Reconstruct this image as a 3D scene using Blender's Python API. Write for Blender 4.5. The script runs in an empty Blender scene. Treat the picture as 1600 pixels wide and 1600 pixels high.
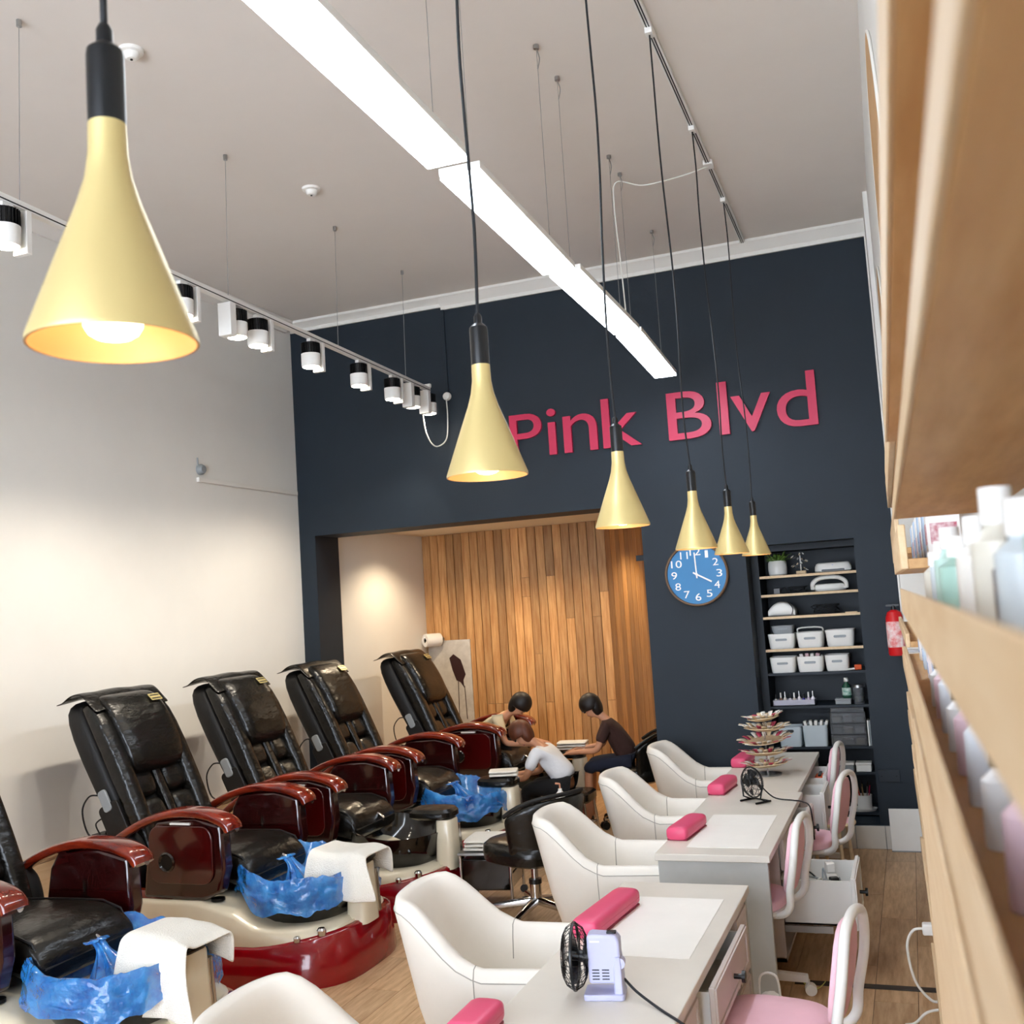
import bpy, bmesh, math, random
from mathutils import Vector, Matrix, Euler, noise as mnoise
random.seed(7)
R = math.radians
scene = bpy.context.scene
col = scene.collection

# ------------------------------------------------------------------ camera
H = 1.9
RIGHT = Vector((0.93310, 0.35380, -0.06470))
FWD = Vector((-0.34780, 0.93330, 0.09010)).normalized()
RIGHT = (RIGHT - FWD * RIGHT.dot(FWD)).normalized()
UP = RIGHT.cross(FWD)
cam_d = bpy.data.cameras.new('camera')
cam = bpy.data.objects.new('camera', cam_d); col.objects.link(cam)
cam_d.sensor_width = 36.0; cam_d.sensor_fit = 'HORIZONTAL'
cam_d.lens = 36.0 * 1640.0 / 1600.0
cam_d.clip_start = 0.01
M = Matrix((RIGHT, UP, -FWD)).transposed().to_4x4(); M.translation = (0, 0, H)
cam.matrix_world = M
cam_d.dof.use_dof = True; cam_d.dof.focus_distance = 4.8; cam_d.dof.aperture_fstop = 8.0
scene.camera = cam

# ------------------------------------------------------------------ world, exposure
w = bpy.data.worlds.new('world'); scene.world = w; w.use_nodes = True
bg = w.node_tree.nodes['Background']
bg.inputs[0].default_value = (0.80, 0.88, 1.0, 1); bg.inputs[1].default_value = 9.0
vs = scene.view_settings
vs.view_transform = 'Standard'; vs.look = 'None'; vs.gamma = 1.0; vs.use_curve_mapping = False
vs.exposure = 0.55
cy = scene.cycles
cy.max_bounces = 7; cy.diffuse_bounces = 4; cy.glossy_bounces = 3; cy.transmission_bounces = 4; cy.transparent_max_bounces = 8
cy.caustics_reflective = False; cy.caustics_refractive = False; cy.use_adaptive_sampling = True; cy.adaptive_threshold = 0.04
PANEL_E, SPOT_W, BULB_E, DOWN_W = 17.0, 40.0, 7.0, 60.0

# ------------------------------------------------------------------ materials
def lin(h):
    h = h.lstrip('#'); o = []
    for k in (0, 2, 4):
        c = int(h[k:k+2], 16) / 255
        o.append(c / 12.92 if c <= 0.04045 else ((c + 0.055) / 1.055) ** 2.4)
    return (o[0], o[1], o[2], 1)
MATS = {}
def mat(name, hexc, rough=0.5, metal=0.0, noise=0.0, nscale=8.0, stretch=(1, 1, 1), bump=0.0, bscale=60.0,
        coat=0.0, emit=0.0, spec=0.5, alpha=1.0, trans=0.0, second=None, objrand=0.0, sheen=0.0, ior=1.45):
    if name in MATS: return MATS[name]
    m = bpy.data.materials.new(name); m.use_nodes = True
    nt = m.node_tree; b = nt.nodes['Principled BSDF']
    b.inputs['Base Color'].default_value = lin(hexc)
    b.inputs['Roughness'].default_value = rough; b.inputs['Metallic'].default_value = metal
    b.inputs['Coat Weight'].default_value = coat; b.inputs['Coat Roughness'].default_value = 0.06
    b.inputs['Specular IOR Level'].default_value = spec
    b.inputs['Alpha'].default_value = alpha; b.inputs['Transmission Weight'].default_value = trans
    b.inputs['IOR'].default_value = ior
    b.inputs['Sheen Weight'].default_value = sheen
    if emit:
        b.inputs['Emission Color'].default_value = lin(hexc); b.inputs['Emission Strength'].default_value = emit
    tc = nt.nodes.new('ShaderNodeTexCoord'); mp = nt.nodes.new('ShaderNodeMapping')
    mp.inputs['Scale'].default_value = stretch
    nt.links.new(tc.outputs['Object'], mp.inputs['Vector'])
    vec = mp.outputs['Vector']
    if noise or second:
        n = nt.nodes.new('ShaderNodeTexNoise'); n.inputs['Scale'].default_value = nscale
        n.inputs['Detail'].default_value = 6; n.inputs['Roughness'].default_value = 0.6
        oi = nt.nodes.new('ShaderNodeObjectInfo')
        ad = nt.nodes.new('ShaderNodeVectorMath'); ad.operation = 'MULTIPLY_ADD'
        ad.inputs[1].default_value = (31, 17, 23)
        cmb = nt.nodes.new('ShaderNodeCombineXYZ')
        for k in range(3): nt.links.new(oi.outputs['Random'], cmb.inputs[k])
        nt.links.new(cmb.outputs[0], ad.inputs[0]); nt.links.new(vec, ad.inputs[2])
        nt.links.new(ad.outputs[0], n.inputs['Vector'])
        rp = nt.nodes.new('ShaderNodeValToRGB')
        c0 = lin(hexc); c1 = lin(second) if second else tuple(list(min(1, x * (1 + noise)) for x in c0[:3]) + [1])
        if not second: c0 = tuple([x * (1 - noise) for x in c0[:3]] + [1])
        rp.color_ramp.elements[0].color = c0; rp.color_ramp.elements[1].color = c1
        rp.color_ramp.elements[0].position = 0.32; rp.color_ramp.elements[1].position = 0.70
        nt.links.new(n.outputs['Fac'], rp.inputs['Fac'])
        out = rp.outputs['Color']
        if objrand:
            hs = nt.nodes.new('ShaderNodeHueSaturation')
            mr = nt.nodes.new('ShaderNodeMapRange')
            mr.inputs['To Min'].default_value = 1 - objrand; mr.inputs['To Max'].default_value = 1 + objrand
            nt.links.new(oi.outputs['Random'], mr.inputs['Value'])
            nt.links.new(mr.outputs[0], hs.inputs['Value']); nt.links.new(out, hs.inputs['Color'])
            out = hs.outputs['Color']
        nt.links.new(out, b.inputs['Base Color'])
        if emit: nt.links.new(out, b.inputs['Emission Color'])
    if bump:
        nb = nt.nodes.new('ShaderNodeTexNoise'); nb.inputs['Scale'].default_value = bscale; nb.inputs['Detail'].default_value = 4
        nt.links.new(vec, nb.inputs['Vector'])
        bp = nt.nodes.new('ShaderNodeBump'); bp.inputs['Strength'].default_value = bump; bp.inputs['Distance'].default_value = 0.02
        nt.links.new(nb.outputs['Fac'], bp.inputs['Height']); nt.links.new(bp.outputs[0], b.inputs['Normal'])
    MATS[name] = m
    return m
WHITEW = mat('white_wall_paint', '#e6e4de', 0.85, noise=0.02, nscale=2)
CEIL = mat('ceiling_paint', '#e4ddd5', 0.9, noise=0.02, nscale=1.5)
TRIMW = mat('white_gloss_trim', '#e6e3dc', 0.5, noise=0.01)
NAVY = mat('navy_wall_paint', '#13202b', 0.62, noise=0.10, nscale=2.2, bump=0.05, bscale=90)
NAVYD = mat('navy_cabinet_paint', '#141f29', 0.55, noise=0.08)
FLOORM = mat('floor_plank_laminate', '#b08a62', 0.42, noise=0.0, second='#d3b088', nscale=5, stretch=(9, 1.0, 9), objrand=0.13, bump=0.04, bscale=18)
SUBF = mat('floor_joint', '#4d3a2a', 0.8, noise=0.1)
CEDAR = mat('cedar_board', '#a8713c', 0.5, second='#d0a067', nscale=4, stretch=(10, 10, 0.8), objrand=0.36, bump=0.03, bscale=25)
OAK = mat('oak_veneer', '#c1925c', 0.5, second='#d6ad78', nscale=4, stretch=(10, 1, 10), objrand=0.05)
OAKP = mat('pale_oak', '#d9b88c', 0.5, second='#e6cba4', nscale=4, stretch=(10, 1, 10), objrand=0.04)
BRASS = mat('champagne_brass', '#dcc78a', 0.38, metal=0.5, noise=0.03, nscale=3)
BRASSIN = mat('brass_inside', '#b98f5c', 0.5, metal=0.2, noise=0.03)
BLACKP = mat('black_plastic', '#101113', 0.35, noise=0.1)
BLACKM = mat('black_metal', '#17181a', 0.4, metal=0.6, noise=0.1)
CORD = mat('black_cord', '#15171a', 0.6, noise=0.1)
WCORD = mat('white_cord', '#e2e0d8', 0.6, noise=0.05)
WPL = mat('white_plastic', '#eceae4', 0.35, noise=0.01)
WMET = mat('white_enamel', '#e9e8e4', 0.35, noise=0.01)
PANEL = mat('led_panel_light', '#e8f3ff', 0.5, emit=PANEL_E, noise=0.01)
SPOTL = mat('spot_lens_light', '#fff3dc', 0.5, emit=40.0, noise=0.01)
BULB = mat('bulb_light', '#ffe6bc', 0.5, emit=BULB_E, noise=0.01)
CHROME = mat('chrome', '#c9c9c9', 0.12, metal=1.0, noise=0.02)
STEEL = mat('steel_wire', '#a9a9a7', 0.35, metal=0.9, noise=0.05)
PINKS = mat('magenta_acrylic', '#c8234f', 0.4, noise=0.05)
LEATH = mat('black_leather', '#13110e', 0.27, noise=0.15, nscale=6, bump=0.55, bscale=10, stretch=(1, 0.6, 1.6))
LEATHS = mat('black_leather_wing', '#0d0b0a', 0.55, noise=0.15, bump=0.08, bscale=30)
LACQ = mat('red_brown_lacquer', '#4a0d08', 0.16, second='#8a2a10', nscale=3, stretch=(2, 8, 8), coat=0.8)
LACQP = mat('maroon_lacquer_panel', '#3f0606', 0.14, noise=0.12, nscale=2, coat=0.8)
LACQD = mat('dark_cherry_lacquer', '#2b0606', 0.16, noise=0.15, coat=0.8)
REDB = mat('red_fibreglass', '#86040f', 0.16, noise=0.06, coat=0.6)
CREAM = mat('cream_fibreglass', '#ded2b8', 0.22, noise=0.02, coat=0.4)
BASIN = mat('black_basin_acrylic', '#0c0a08', 0.12, noise=0.1, coat=0.5)
TOWEL = mat('white_towel', '#efe9dc', 0.95, noise=0.03, bump=0.5, bscale=160, sheen=0.4)
BLUEP = mat('blue_plastic_film', '#0a52a8', 0.09, second='#3f9fe8', nscale=10, alpha=0.72, coat=1.0, bump=0.8, bscale=30)
TUB = mat('white_leatherette', '#e9e3d8', 0.42, noise=0.015, bump=0.04, bscale=60)
SEAM = mat('seam_thread', '#a9a49a', 0.7, noise=0.05)
DESK = mat('pale_stone_laminate', '#dcd6cb', 0.38, noise=0.04, nscale=3)
DESKS = mat('grey_stone_laminate', '#b3b4b0', 0.45, noise=0.06, nscale=5)
DRAW = mat('drawer_front_paint', '#cfc4bd', 0.45, noise=0.02)
PINKF = mat('pink_fabric', '#eec0cc', 0.8, noise=0.03, bump=0.1, bscale=150)
PINKR = mat('pink_vinyl', '#dd5076', 0.4, noise=0.03)
LAV = mat('lavender_plastic', '#bcbedd', 0.35, noise=0.01)
GLASSC = mat('clear_acrylic', '#e9edf0', 0.08, trans=0.8, noise=0.01)
SMOKE = mat('smoky_acrylic', '#6d7175', 0.15, alpha=0.6, noise=0.05)
SKIN = mat('skin', '#c48a68', 0.5, noise=0.05)
HAIR = mat('dark_hair', '#1a100b', 0.5, noise=0.3, nscale=30, stretch=(1, 1, 0.2))
HAIRB = mat('brown_hair', '#5c2e18', 0.5, noise=0.3, nscale=30, stretch=(1, 1, 0.2))
CLOTHC = mat('cream_cotton', '#dcc7a0', 0.9, noise=0.05, bump=0.2, bscale=40)
CLOTHW = mat('white_cotton', '#e6e4e4', 0.9, noise=0.03, bump=0.2, bscale=40)
CLOTHB = mat('black_cotton', '#0e0d0e', 0.9, noise=0.1, bump=0.2, bscale=40)
CLOTHN = mat('navy_cotton', '#161a2a', 0.9, noise=0.1, bump=0.2, bscale=40)
GREEN = mat('plant_green', '#4f7a2c', 0.5, second='#7fa548', nscale=20)
BLUEF = mat('clock_blue_face', '#2779b0', 0.45, noise=0.06, nscale=3, coat=0.0)
WALNUT = mat('walnut_rim', '#6d5238', 0.45, noise=0.15, nscale=8)
ORANGE = mat('orange_plastic', '#d85a2c', 0.45, noise=0.05)
REDP = mat('red_gloss', '#c8161c', 0.3, noise=0.04)
MARBLE = mat('grey_marble_board', '#b3ada4', 0.35, second='#d0cbc2', nscale=9)
MAROON = mat('maroon_print', '#2c0809', 0.5, noise=0.1)
TILE = mat('white_tile', '#dad6cd', 0.3, noise=0.03)
GREYB = mat('grey_box', '#8f9496', 0.4, noise=0.05)
TIPS = mat('nail_tip_cream', '#e8d3ae', 0.4, noise=0.06, nscale=30)
TIPR = mat('nail_tip_red', '#c2415e', 0.35, noise=0.1)
PAPER = mat('white_card', '#efece6', 0.7, noise=0.02)
GOLD = mat('gold_label', '#d6c68a', 0.35, metal=0.6, noise=0.05)
DARKDOOR = mat('dark_door_stain', '#241009', 0.4, second='#35180d', nscale=4, stretch=(8, 8, 1))

# ------------------------------------------------------------------ mesh builder
class MB:
    def __init__(s): s.v = []; s.f = []
    def add(s, vs, fs):
        o = len(s.v); s.v += [tuple(p) for p in vs]; s.f += [tuple(i + o for i in q) for q in fs]; return s
    def box(s, c, d, M=None):
        x, y, z = d[0] / 2, d[1] / 2, d[2] / 2
        P = [Vector((a, b, e)) for e in (-z, z) for b in (-y, y) for a in (-x, x)]
        if M is not None: P = [M @ p for p in P]
        P = [p + Vector(c) for p in P]
        return s.add(P, [(0, 2, 3, 1), (4, 5, 7, 6), (0, 1, 5, 4), (2, 6, 7, 3), (0, 4, 6, 2), (1, 3, 7, 5)])
    def span(s, a, b):
        return s.box([(a[k] + b[k]) / 2 for k in range(3)], [abs(b[k] - a[k]) for k in range(3)])
    def loft(s, rings, cap=True, closed=True):
        n = len(rings[0]); vs = [p for r in rings for p in r]; fs = []
        m = n if closed else n - 1
        for i in range(len(rings) - 1):
            for j in range(m):
                k = (j + 1) % n
                fs.append((i * n + j, i * n + k, (i + 1) * n + k, (i + 1) * n + j))
        if cap and closed:
            fs.append(tuple(range(n - 1, -1, -1))); fs.append(tuple((len(rings) - 1) * n + j for j in range(n)))
        return s.add(vs, fs)
    def tube(s, pts, r, n=8, cap=True, closed=False, flat=None):
        pts = [Vector(p) for p in pts]; L = len(pts)
        rs = r if isinstance(r, (list, tuple)) else [r] * L
        rings = []; prev = None
        for i, p in enumerate(pts):
            if closed: t = pts[(i + 1) % L] - pts[i - 1]
            else: t = pts[min(i + 1, L - 1)] - pts[max(i - 1, 0)]
            t.normalize()
            if prev is None:
                a = Vector((0, 0, 1)) if abs(t.z) < 0.9 else Vector((1, 0, 0))
                u = t.cross(a).normalized()
            else:
                u = (prev - t * prev.dot(t))
                u = u.normalized() if u.length > 1e-6 else t.orthogonal().normalized()
            prev = u; vv = t.cross(u)
            k2 = flat or 1.0
            rings.append([p + u * (rs[i] * math.cos(2 * math.pi * k / n)) + vv * (rs[i] * k2 * math.sin(2 * math.pi * k / n)) for k in range(n)])
        if closed: rings.append(rings[0]); cap = False
        return s.loft(rings, cap)
    def cyl(s, a, b, r, r2=None, n=20): return s.tube([a, b], [r, r if r2 is None else r2], n)
    def lathe(s, prof, c=(0, 0, 0), n=32, M=None, sx=1, sy=1, cap=False):
        rings = []
        for (r, z) in prof:
            ring = [Vector((r * sx * math.cos(2 * math.pi * k / n), r * sy * math.sin(2 * math.pi * k / n), z)) for k in range(n)]
            if M is not None: ring = [M @ p for p in ring]
            rings.append([p + Vector(c) for p in ring])
        return s.loft(rings, cap)
    def prism(s, poly, fn, d0, d1):
        n = len(poly)
        a = [fn(x, y, d0) for x, y in poly]; b = [fn(x, y, d1) for x, y in poly]
        return s.loft([a, b], True)
    def grid(s, fn, nu, nv, closeu=False):
        vs = [fn(i / nu, j / nv) for i in range(nu + 1) for j in range(nv + 1)]
        fs = [(i * (nv + 1) + j, (i + 1) * (nv + 1) + j, (i + 1) * (nv + 1) + j + 1, i * (nv + 1) + j + 1) for i in range(nu) for j in range(nv)]
        return s.add(vs, fs)
    def build(s, name, m, parent=None, bevel=0.0, sub=0, solid=0.0, ang=38, loc=None, segs=2):
        me = bpy.data.meshes.new(name); me.from_pydata(s.v, [], s.f)
        bm = bmesh.new(); bm.from_mesh(me); bmesh.ops.recalc_face_normals(bm, faces=bm.faces); bm.to_mesh(me); bm.free()
        me.polygons.foreach_set('use_smooth', [True] * len(me.polygons))
        me.set_sharp_from_angle(angle=R(ang if not sub else 180))
        me.materials.append(m); me.update()
        o = bpy.data.objects.new(name, me); col.objects.link(o)
        if parent: o.parent = parent
        if loc: o.location = loc
        if solid:
            q = o.modifiers.new('solid', 'SOLIDIFY'); q.thickness = solid; q.offset = 0
        if bevel:
            q = o.modifiers.new('bevel', 'BEVEL'); q.width = bevel; q.segments = segs; q.limit_method = 'ANGLE'; q.angle_limit = R(40)
            q.harden_normals = False
        if sub:
            q = o.modifiers.new('sub', 'SUBSURF'); q.levels = sub; q.render_levels = sub
        return o
def tag(o, label, cat, group=None, kind=None):
    if label: o['label'] = label
    if cat: o['category'] = cat
    if group: o['group'] = group
    if kind: o['kind'] = kind
    return o
def thing(name, label, cat, loc=(0, 0, 0), rz=0.0, group=None, kind=None):
    o = bpy.data.objects.new(name, None); col.objects.link(o)
    o.empty_display_size = 0.05
    o.location = loc; o.rotation_euler = (0, 0, rz)
    return tag(o, label, cat, group, kind)
KIDS = {}
def children_of(o):
    return [c for c in col.objects if c.parent == o]
def copy_tree(o, parent=None):
    c = o.copy(); col.objects.link(c)
    if parent: c.parent = parent
    for ch in children_of(o): copy_tree(ch, c)
    return c
def struct(o, label=None, cat=None):
    o['kind'] = 'structure'
    if label: o['label'] = label
    if cat: o['category'] = cat
    return o
def rrect(w, h, r, n=5):
    P = []
    for cx, cy, a0 in ((w/2-r, h/2-r, 0), (-w/2+r, h/2-r, 90), (-w/2+r, -h/2+r, 180), (w/2-r, -h/2+r, 270)):
        for k in range(n + 1):
            a = R(a0 + 90 * k / n); P.append((cx + r * math.cos(a), cy + r * math.sin(a)))
    return P
def sell(hx, hy, e=4.0, n=40):
    P = []
    for k in range(n):
        a = 2 * math.pi * k / n; c, s_ = math.cos(a), math.sin(a)
        P.append((hx * math.copysign(abs(c) ** (2 / e), c), hy * math.copysign(abs(s_) ** (2 / e), s_)))
    return P
def lerp(a, b, t): return a + (b - a) * t
def smooth(a, b, x):
    t = max(0, min(1, (x - a) / (b - a))); return t * t * (3 - 2 * t)
def spline(pts, per=8):
    P = [Vector(p) for p in pts]; out = []
    for i in range(len(P) - 1):
        p0, p1, p2, p3 = P[max(i-1, 0)], P[i], P[i+1], P[min(i+2, len(P)-1)]
        for k in range(per):
            t = k / per
            out.append(0.5 * ((2*p1) + (p2-p0)*t + (2*p0-5*p1+4*p2-p3)*t*t + (3*p1-p0-3*p2+p3)*t**3))
    out.append(P[-1]); return out
# ------------------------------------------------------------------ room shell
CZ, XL, YB, YF = 4.6, -5.08, 8.136, -2.6
AR = R(1.2)
def RF(x, y, z=0):      # right-hand frame: the long shelf wall runs 1.2 degrees off the back wall's normal
    return Vector((x * math.cos(AR) - y * math.sin(AR), x * math.sin(AR) + y * math.cos(AR), z))
fl = struct(MB().span((XL - 0.12, YF - 0.1, -0.12), (0.75, 13.2, -0.006)).build('floor', SUBF), 'pale brown plank floor', 'floor')
PWID, PLEN = 0.19, 1.28
pm = {}
def plank_mesh(w_, l_, name='plank'):
    key = (round(w_, 3), round(l_, 3), name)
    return pm.get(key), key
npl = 0
X = XL
ci = 0
proto = {}
while X < 0.62:
    off = (ci * 0.47) % PLEN
    y = 1.6 - off
    while y < 11.6:
        y0, y1 = y, min(y + PLEN, 11.6)
        hidden = (X < -3.2 and y1 < 2.0) or (X > -2.9 and X < -2.0 and y0 > 10.3 and False)
        if not hidden and y1 - y0 > 0.1:
            k = round(y1 - y0, 2)
            if k not in proto:
                o = MB().span((0.0012, 0.0012, -0.008), (PWID - 0.0012, k - 0.0012, 0.0)).build('plank', FLOORM)
                proto[k] = o.data; o.parent = fl; o.location = (X, y0, 0)
            else:
                o = bpy.data.objects.new('plank', proto[k]); col.objects.link(o); o.parent = fl; o.location = (X, y0, 0)
            npl += 1
        y += PLEN
    X += PWID; ci += 1
struct(MB().span((XL - 0.12, YF - 0.1, CZ), (0.75, YB + 0.4, CZ + 0.1)).build('ceiling', CEIL), 'plain off-white ceiling', 'ceiling')
struct(MB().span((XL - 0.12, YF - 0.1, 0), (XL, YB + 0.42, CZ)).build('wall_left', WHITEW), 'tall white plastered wall behind the spa chairs', 'wall')
# navy back wall with the wide opening and the tall shelf niche
b = MB()
YI = 8.54
b.span((XL, YB, 0), (-4.92, YI, CZ)); b.span((-4.92, YB, 2.645), (-1.95, YI, CZ)); b.span((-1.95, YB, 0), (-1.155, YI, CZ))
b.span((-1.155, YB, 2.245), (-0.36, YI, CZ)); b.span((-0.36, YB, 0), (0.45, YI, CZ)); b.span((-1.155, YB + 0.02, 0), (-0.36, YI, 0.17))
struct(b.build('wall_back', NAVY), 'dark navy feature wall', 'wall')
n = MB()
n.span((-1.30, 8.80, 0), (-0.2, 8.84, 2.5)); n.span((-1.30, YI, 0), (-1.155, 8.80, 2.5)); n.span((-0.36, YI, 0), (-0.2, 8.80, 2.5)); n.span((-1.155, YI, 2.245), (-0.36, 8.80, 2.5))
struct(n.build('wall_niche', NAVYD), 'navy lining of the tall niche', 'wall')
# recess behind the opening
RX, RY, RZ = -4.95, 10.4, 2.73
struct(MB().span((RX - 0.1, YI, 0), (RX, RY + 0.1, RZ)).build('wall_recess_left', WHITEW), 'white side wall inside the recess', 'wall')
struct(MB().span((RX - 0.1, YI, RZ), (-1.2, 13.2, RZ + 0.08)).build('ceiling_recess', mat('recess_ceiling_paint', '#e6d9c2', 0.85, noise=0.02)), 'low cream ceiling of the recess', 'ceiling')
wr = struct(MB().span((RX, RY + 0.012, 0), (-2.895, RY + 0.1, RZ)).build('wall_recess_back', SUBF), 'vertical cedar boards cladding the recess', 'wall')
nb = 22; bw = (-2.88 - RX) / nb
for k in range(nb):
    x0 = RX + k * bw
    cuts = sorted(random.sample([0.55, 0.9, 1.25, 1.4, 1.6, 1.75, 2.0, 2.2], random.choice([0, 1, 1, 2])))
    zs = [0] + cuts + [RZ]
    for z0, z1 in zip(zs[:-1], zs[1:]):
        if z1 - z0 < 0.12: continue
        pr_ = random.uniform(0, 0.004)
        MB().span((x0 + 0.0036, RY - 0.010 - pr_, z0 + 0.0015), (x0 + bw - 0.0036, RY + 0.012, z1 - 0.0015)).build('board', CEDAR, wr)
ws = struct(MB().span((-2.96, RY + 0.1, 0), (-2.897, 13.1, RZ)).build('wall_recess_side', SUBF), 'cedar clad side wall of the passage', 'wall')
for k in range(14):
    y0 = RY + 0.012 + k * 0.19
    MB().span((-2.897, y0 + 0.005, 0), (-2.882 + random.uniform(0, 0.004), y0 + 0.185, RZ)).build('board', CEDAR, ws)
struct(MB().span((-2.96, 13.1, 0), (-1.2, 13.2, RZ)).build('wall_passage_end', WHITEW), 'end wall of the passage', 'wall')
struct(MB().span((-1.3, YI, 0), (-1.2, 13.2, RZ)).build('wall_passage_right', WHITEW), 'right wall of the passage', 'wall')
# sliding door parked behind the navy wall
dd = struct(thing('door_1', 'dark stained sliding door edge beside the passage', 'door', (0, 0, 0)))
MB().span((-2.02, 8.60, 0.03), (-1.32, 8.645, 2.20)).build('door_leaf', DARKDOOR, dd, bevel=0.004)
MB().span((-2.12, 8.58, 2.215), (-1.32, 8.60, 2.262)).build('door_rail', BLACKM, dd)
for x in (-1.98, -1.45):
    MB().span((x - 0.02, 8.578, 2.10), (x + 0.02, 8.60, 2.30)).cyl((x, 8.585, 2.275), (x, 8.60, 2.275), 0.035, n=16).build('roller_hanger', BLACKM, dd)
hd = MB().cyl((-1.99, 8.55, 1.12), (-1.99, 8.60, 1.12), 0.012, n=10).build('door_handle', CHROME, dd)
# cornice, skirting
tr = MB()
def cornice(x0, x1, y, zb):
    pf = [(0.0, zb), (-0.018, zb), (-0.022, zb + 0.03), (-0.05, zb + 0.05), (-0.075, CZ - 0.03), (-0.09, CZ - 0.022), (-0.09, CZ - 0.001), (0, CZ - 0.001)]
    return MB().loft([[Vector((x, y + dy, z)) for dy, z in pf] for x in (x0, x1)])
struct(cornice(-5.07, -3.56, YB, 4.51).build('trim_1', TRIMW), 'white cornice over the left end of the navy wall', 'cornice')
struct(cornice(-3.56, -0.075, YB, 4.485).build('trim_2', TRIMW), 'white cornice over the navy wall', 'cornice')
pf = [(XL, 4.50), (XL + 0.02, 4.50), (XL + 0.05, 4.55), (XL + 0.09, 4.58), (XL + 0.09, CZ - 0.001), (XL, CZ - 0.001)]
struct(MB().loft([[Vector((x, y, z)) for x, z in pf] for y in (YF, YB - 0.09)]).build('trim_3', TRIMW), 'white cornice along the left wall', 'cornice')
bb = struct(MB().span((-1.16, YB - 0.006, 0), (-0.02, YB, 0.165)).build('baseboard_back', GREYB), 'white tile skirting under the niche', 'skirting')
xx = -1.15
for k in range(6):
    wd = min(0.205, -0.03 - xx)
    if wd < 0.02: break
    MB().span((xx + 0.002, YB - 0.016, 0.002), (xx + wd - 0.002, YB - 0.006, 0.163)).build('tile', TILE, bb, bevel=0.002); xx += 0.205
# oak dado boards low on the left wall
da = struct(MB().span((XL, 3.0, 0), (XL + 0.02, YB, 0.57)).build('baseboard_left', OAKP), 'low pale oak boards along the left wall', 'dado')
for k in range(26):
    y0 = 3.0 + k * 0.197
    MB().span((XL + 0.02, y0 + 0.002, 0.004), (XL + 0.034, y0 + 0.195, 0.545)).build('board', OAKP, da)
MB().span((XL, 3.0, 0.572), (XL + 0.05, YB - 0.002, 0.59)).build('cap', OAKP, da)
# right wall: recessed shelf bay below, bulkhead above
def rbox(mb, x0, y0, z0, x1, y1, z1):
    P = [RF(a, b_, c) for c in (z0, z1) for b_ in (y0, y1) for a in (x0, x1)]
    return mb.add(P, [(0, 2, 3, 1), (4, 5, 7, 6), (0, 1, 5, 4), (2, 6, 7, 3), (0, 4, 6, 2), (1, 3, 7, 5)])
b = MB()
rbox(b, 0.38, YF, 0, 0.48, 8.1, CZ); rbox(b, 0.125, YF, 3.28, 0.38, 8.12, CZ); rbox(b, 0.095, 7.5, 0, 0.38, 8.125, CZ)
struct(b.build('wall_right', WHITEW), 'white wall carrying the product shelves', 'wall')
b = MB(); rbox(b, 0.085, 8.06, 0.0, 0.12, 8.125, 4.50)
struct(b.build('trim_4', TRIMW), 'thin white corner strip beside the navy wall', 'trim')
# front wall with the shop window behind the photographer
b = MB()
b.span((XL, YF - 0.1, 0), (XL + 0.25, YF, CZ)); b.span((0.2, YF - 0.1, 0), (0.5, YF, CZ)); b.span((XL + 0.25, YF - 0.1, 3.9), (0.2, YF, CZ)); b.span((XL + 0.25, YF - 0.1, 0), (0.2, YF, 0.12))
struct(b.build('wall_front', WHITEW), 'shopfront wall', 'wall')
w1 = struct(thing('window_1', 'shopfront window', 'window'))
fr = MB()
for k in range(5):
    x = lerp(XL + 0.28, 0.17, k / 4); fr.span((x - 0.03, YF - 0.08, 0.12), (x + 0.03, YF - 0.02, 3.9))
for z in (0.15, 2.6, 3.87): fr.span((XL + 0.25, YF - 0.08, z - 0.03), (0.2, YF - 0.02, z + 0.03))
fr.build('window_frame', BLACKM, w1)
gm = bpy.data.materials.new('window_glass'); gm.use_nodes = True
nt = gm.node_tree; nt.nodes.clear()
o_ = nt.nodes.new('ShaderNodeOutputMaterial'); t_ = nt.nodes.new('ShaderNodeBsdfTransparent'); g_ = nt.nodes.new('ShaderNodeBsdfGlossy'); mx = nt.nodes.new('ShaderNodeMixShader'); fz = nt.nodes.new('ShaderNodeFresnel')
g_.inputs['Roughness'].default_value = 0.02; nt.links.new(fz.outputs[0], mx.inputs[0]); nt.links.new(t_.outputs[0], mx.inputs[1]); nt.links.new(g_.outputs[0], mx.inputs[2]); nt.links.new(mx.outputs[0], o_.inputs[0])
for k in range(4):
    x0, x1 = lerp(XL + 0.28, 0.17, k / 4) + 0.03, lerp(XL + 0.28, 0.17, (k + 1) / 4) - 0.03
    MB().span((x0, YF - 0.055, 0.18), (x1, YF - 0.049, 3.84)).build('pane', gm, w1)

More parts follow.
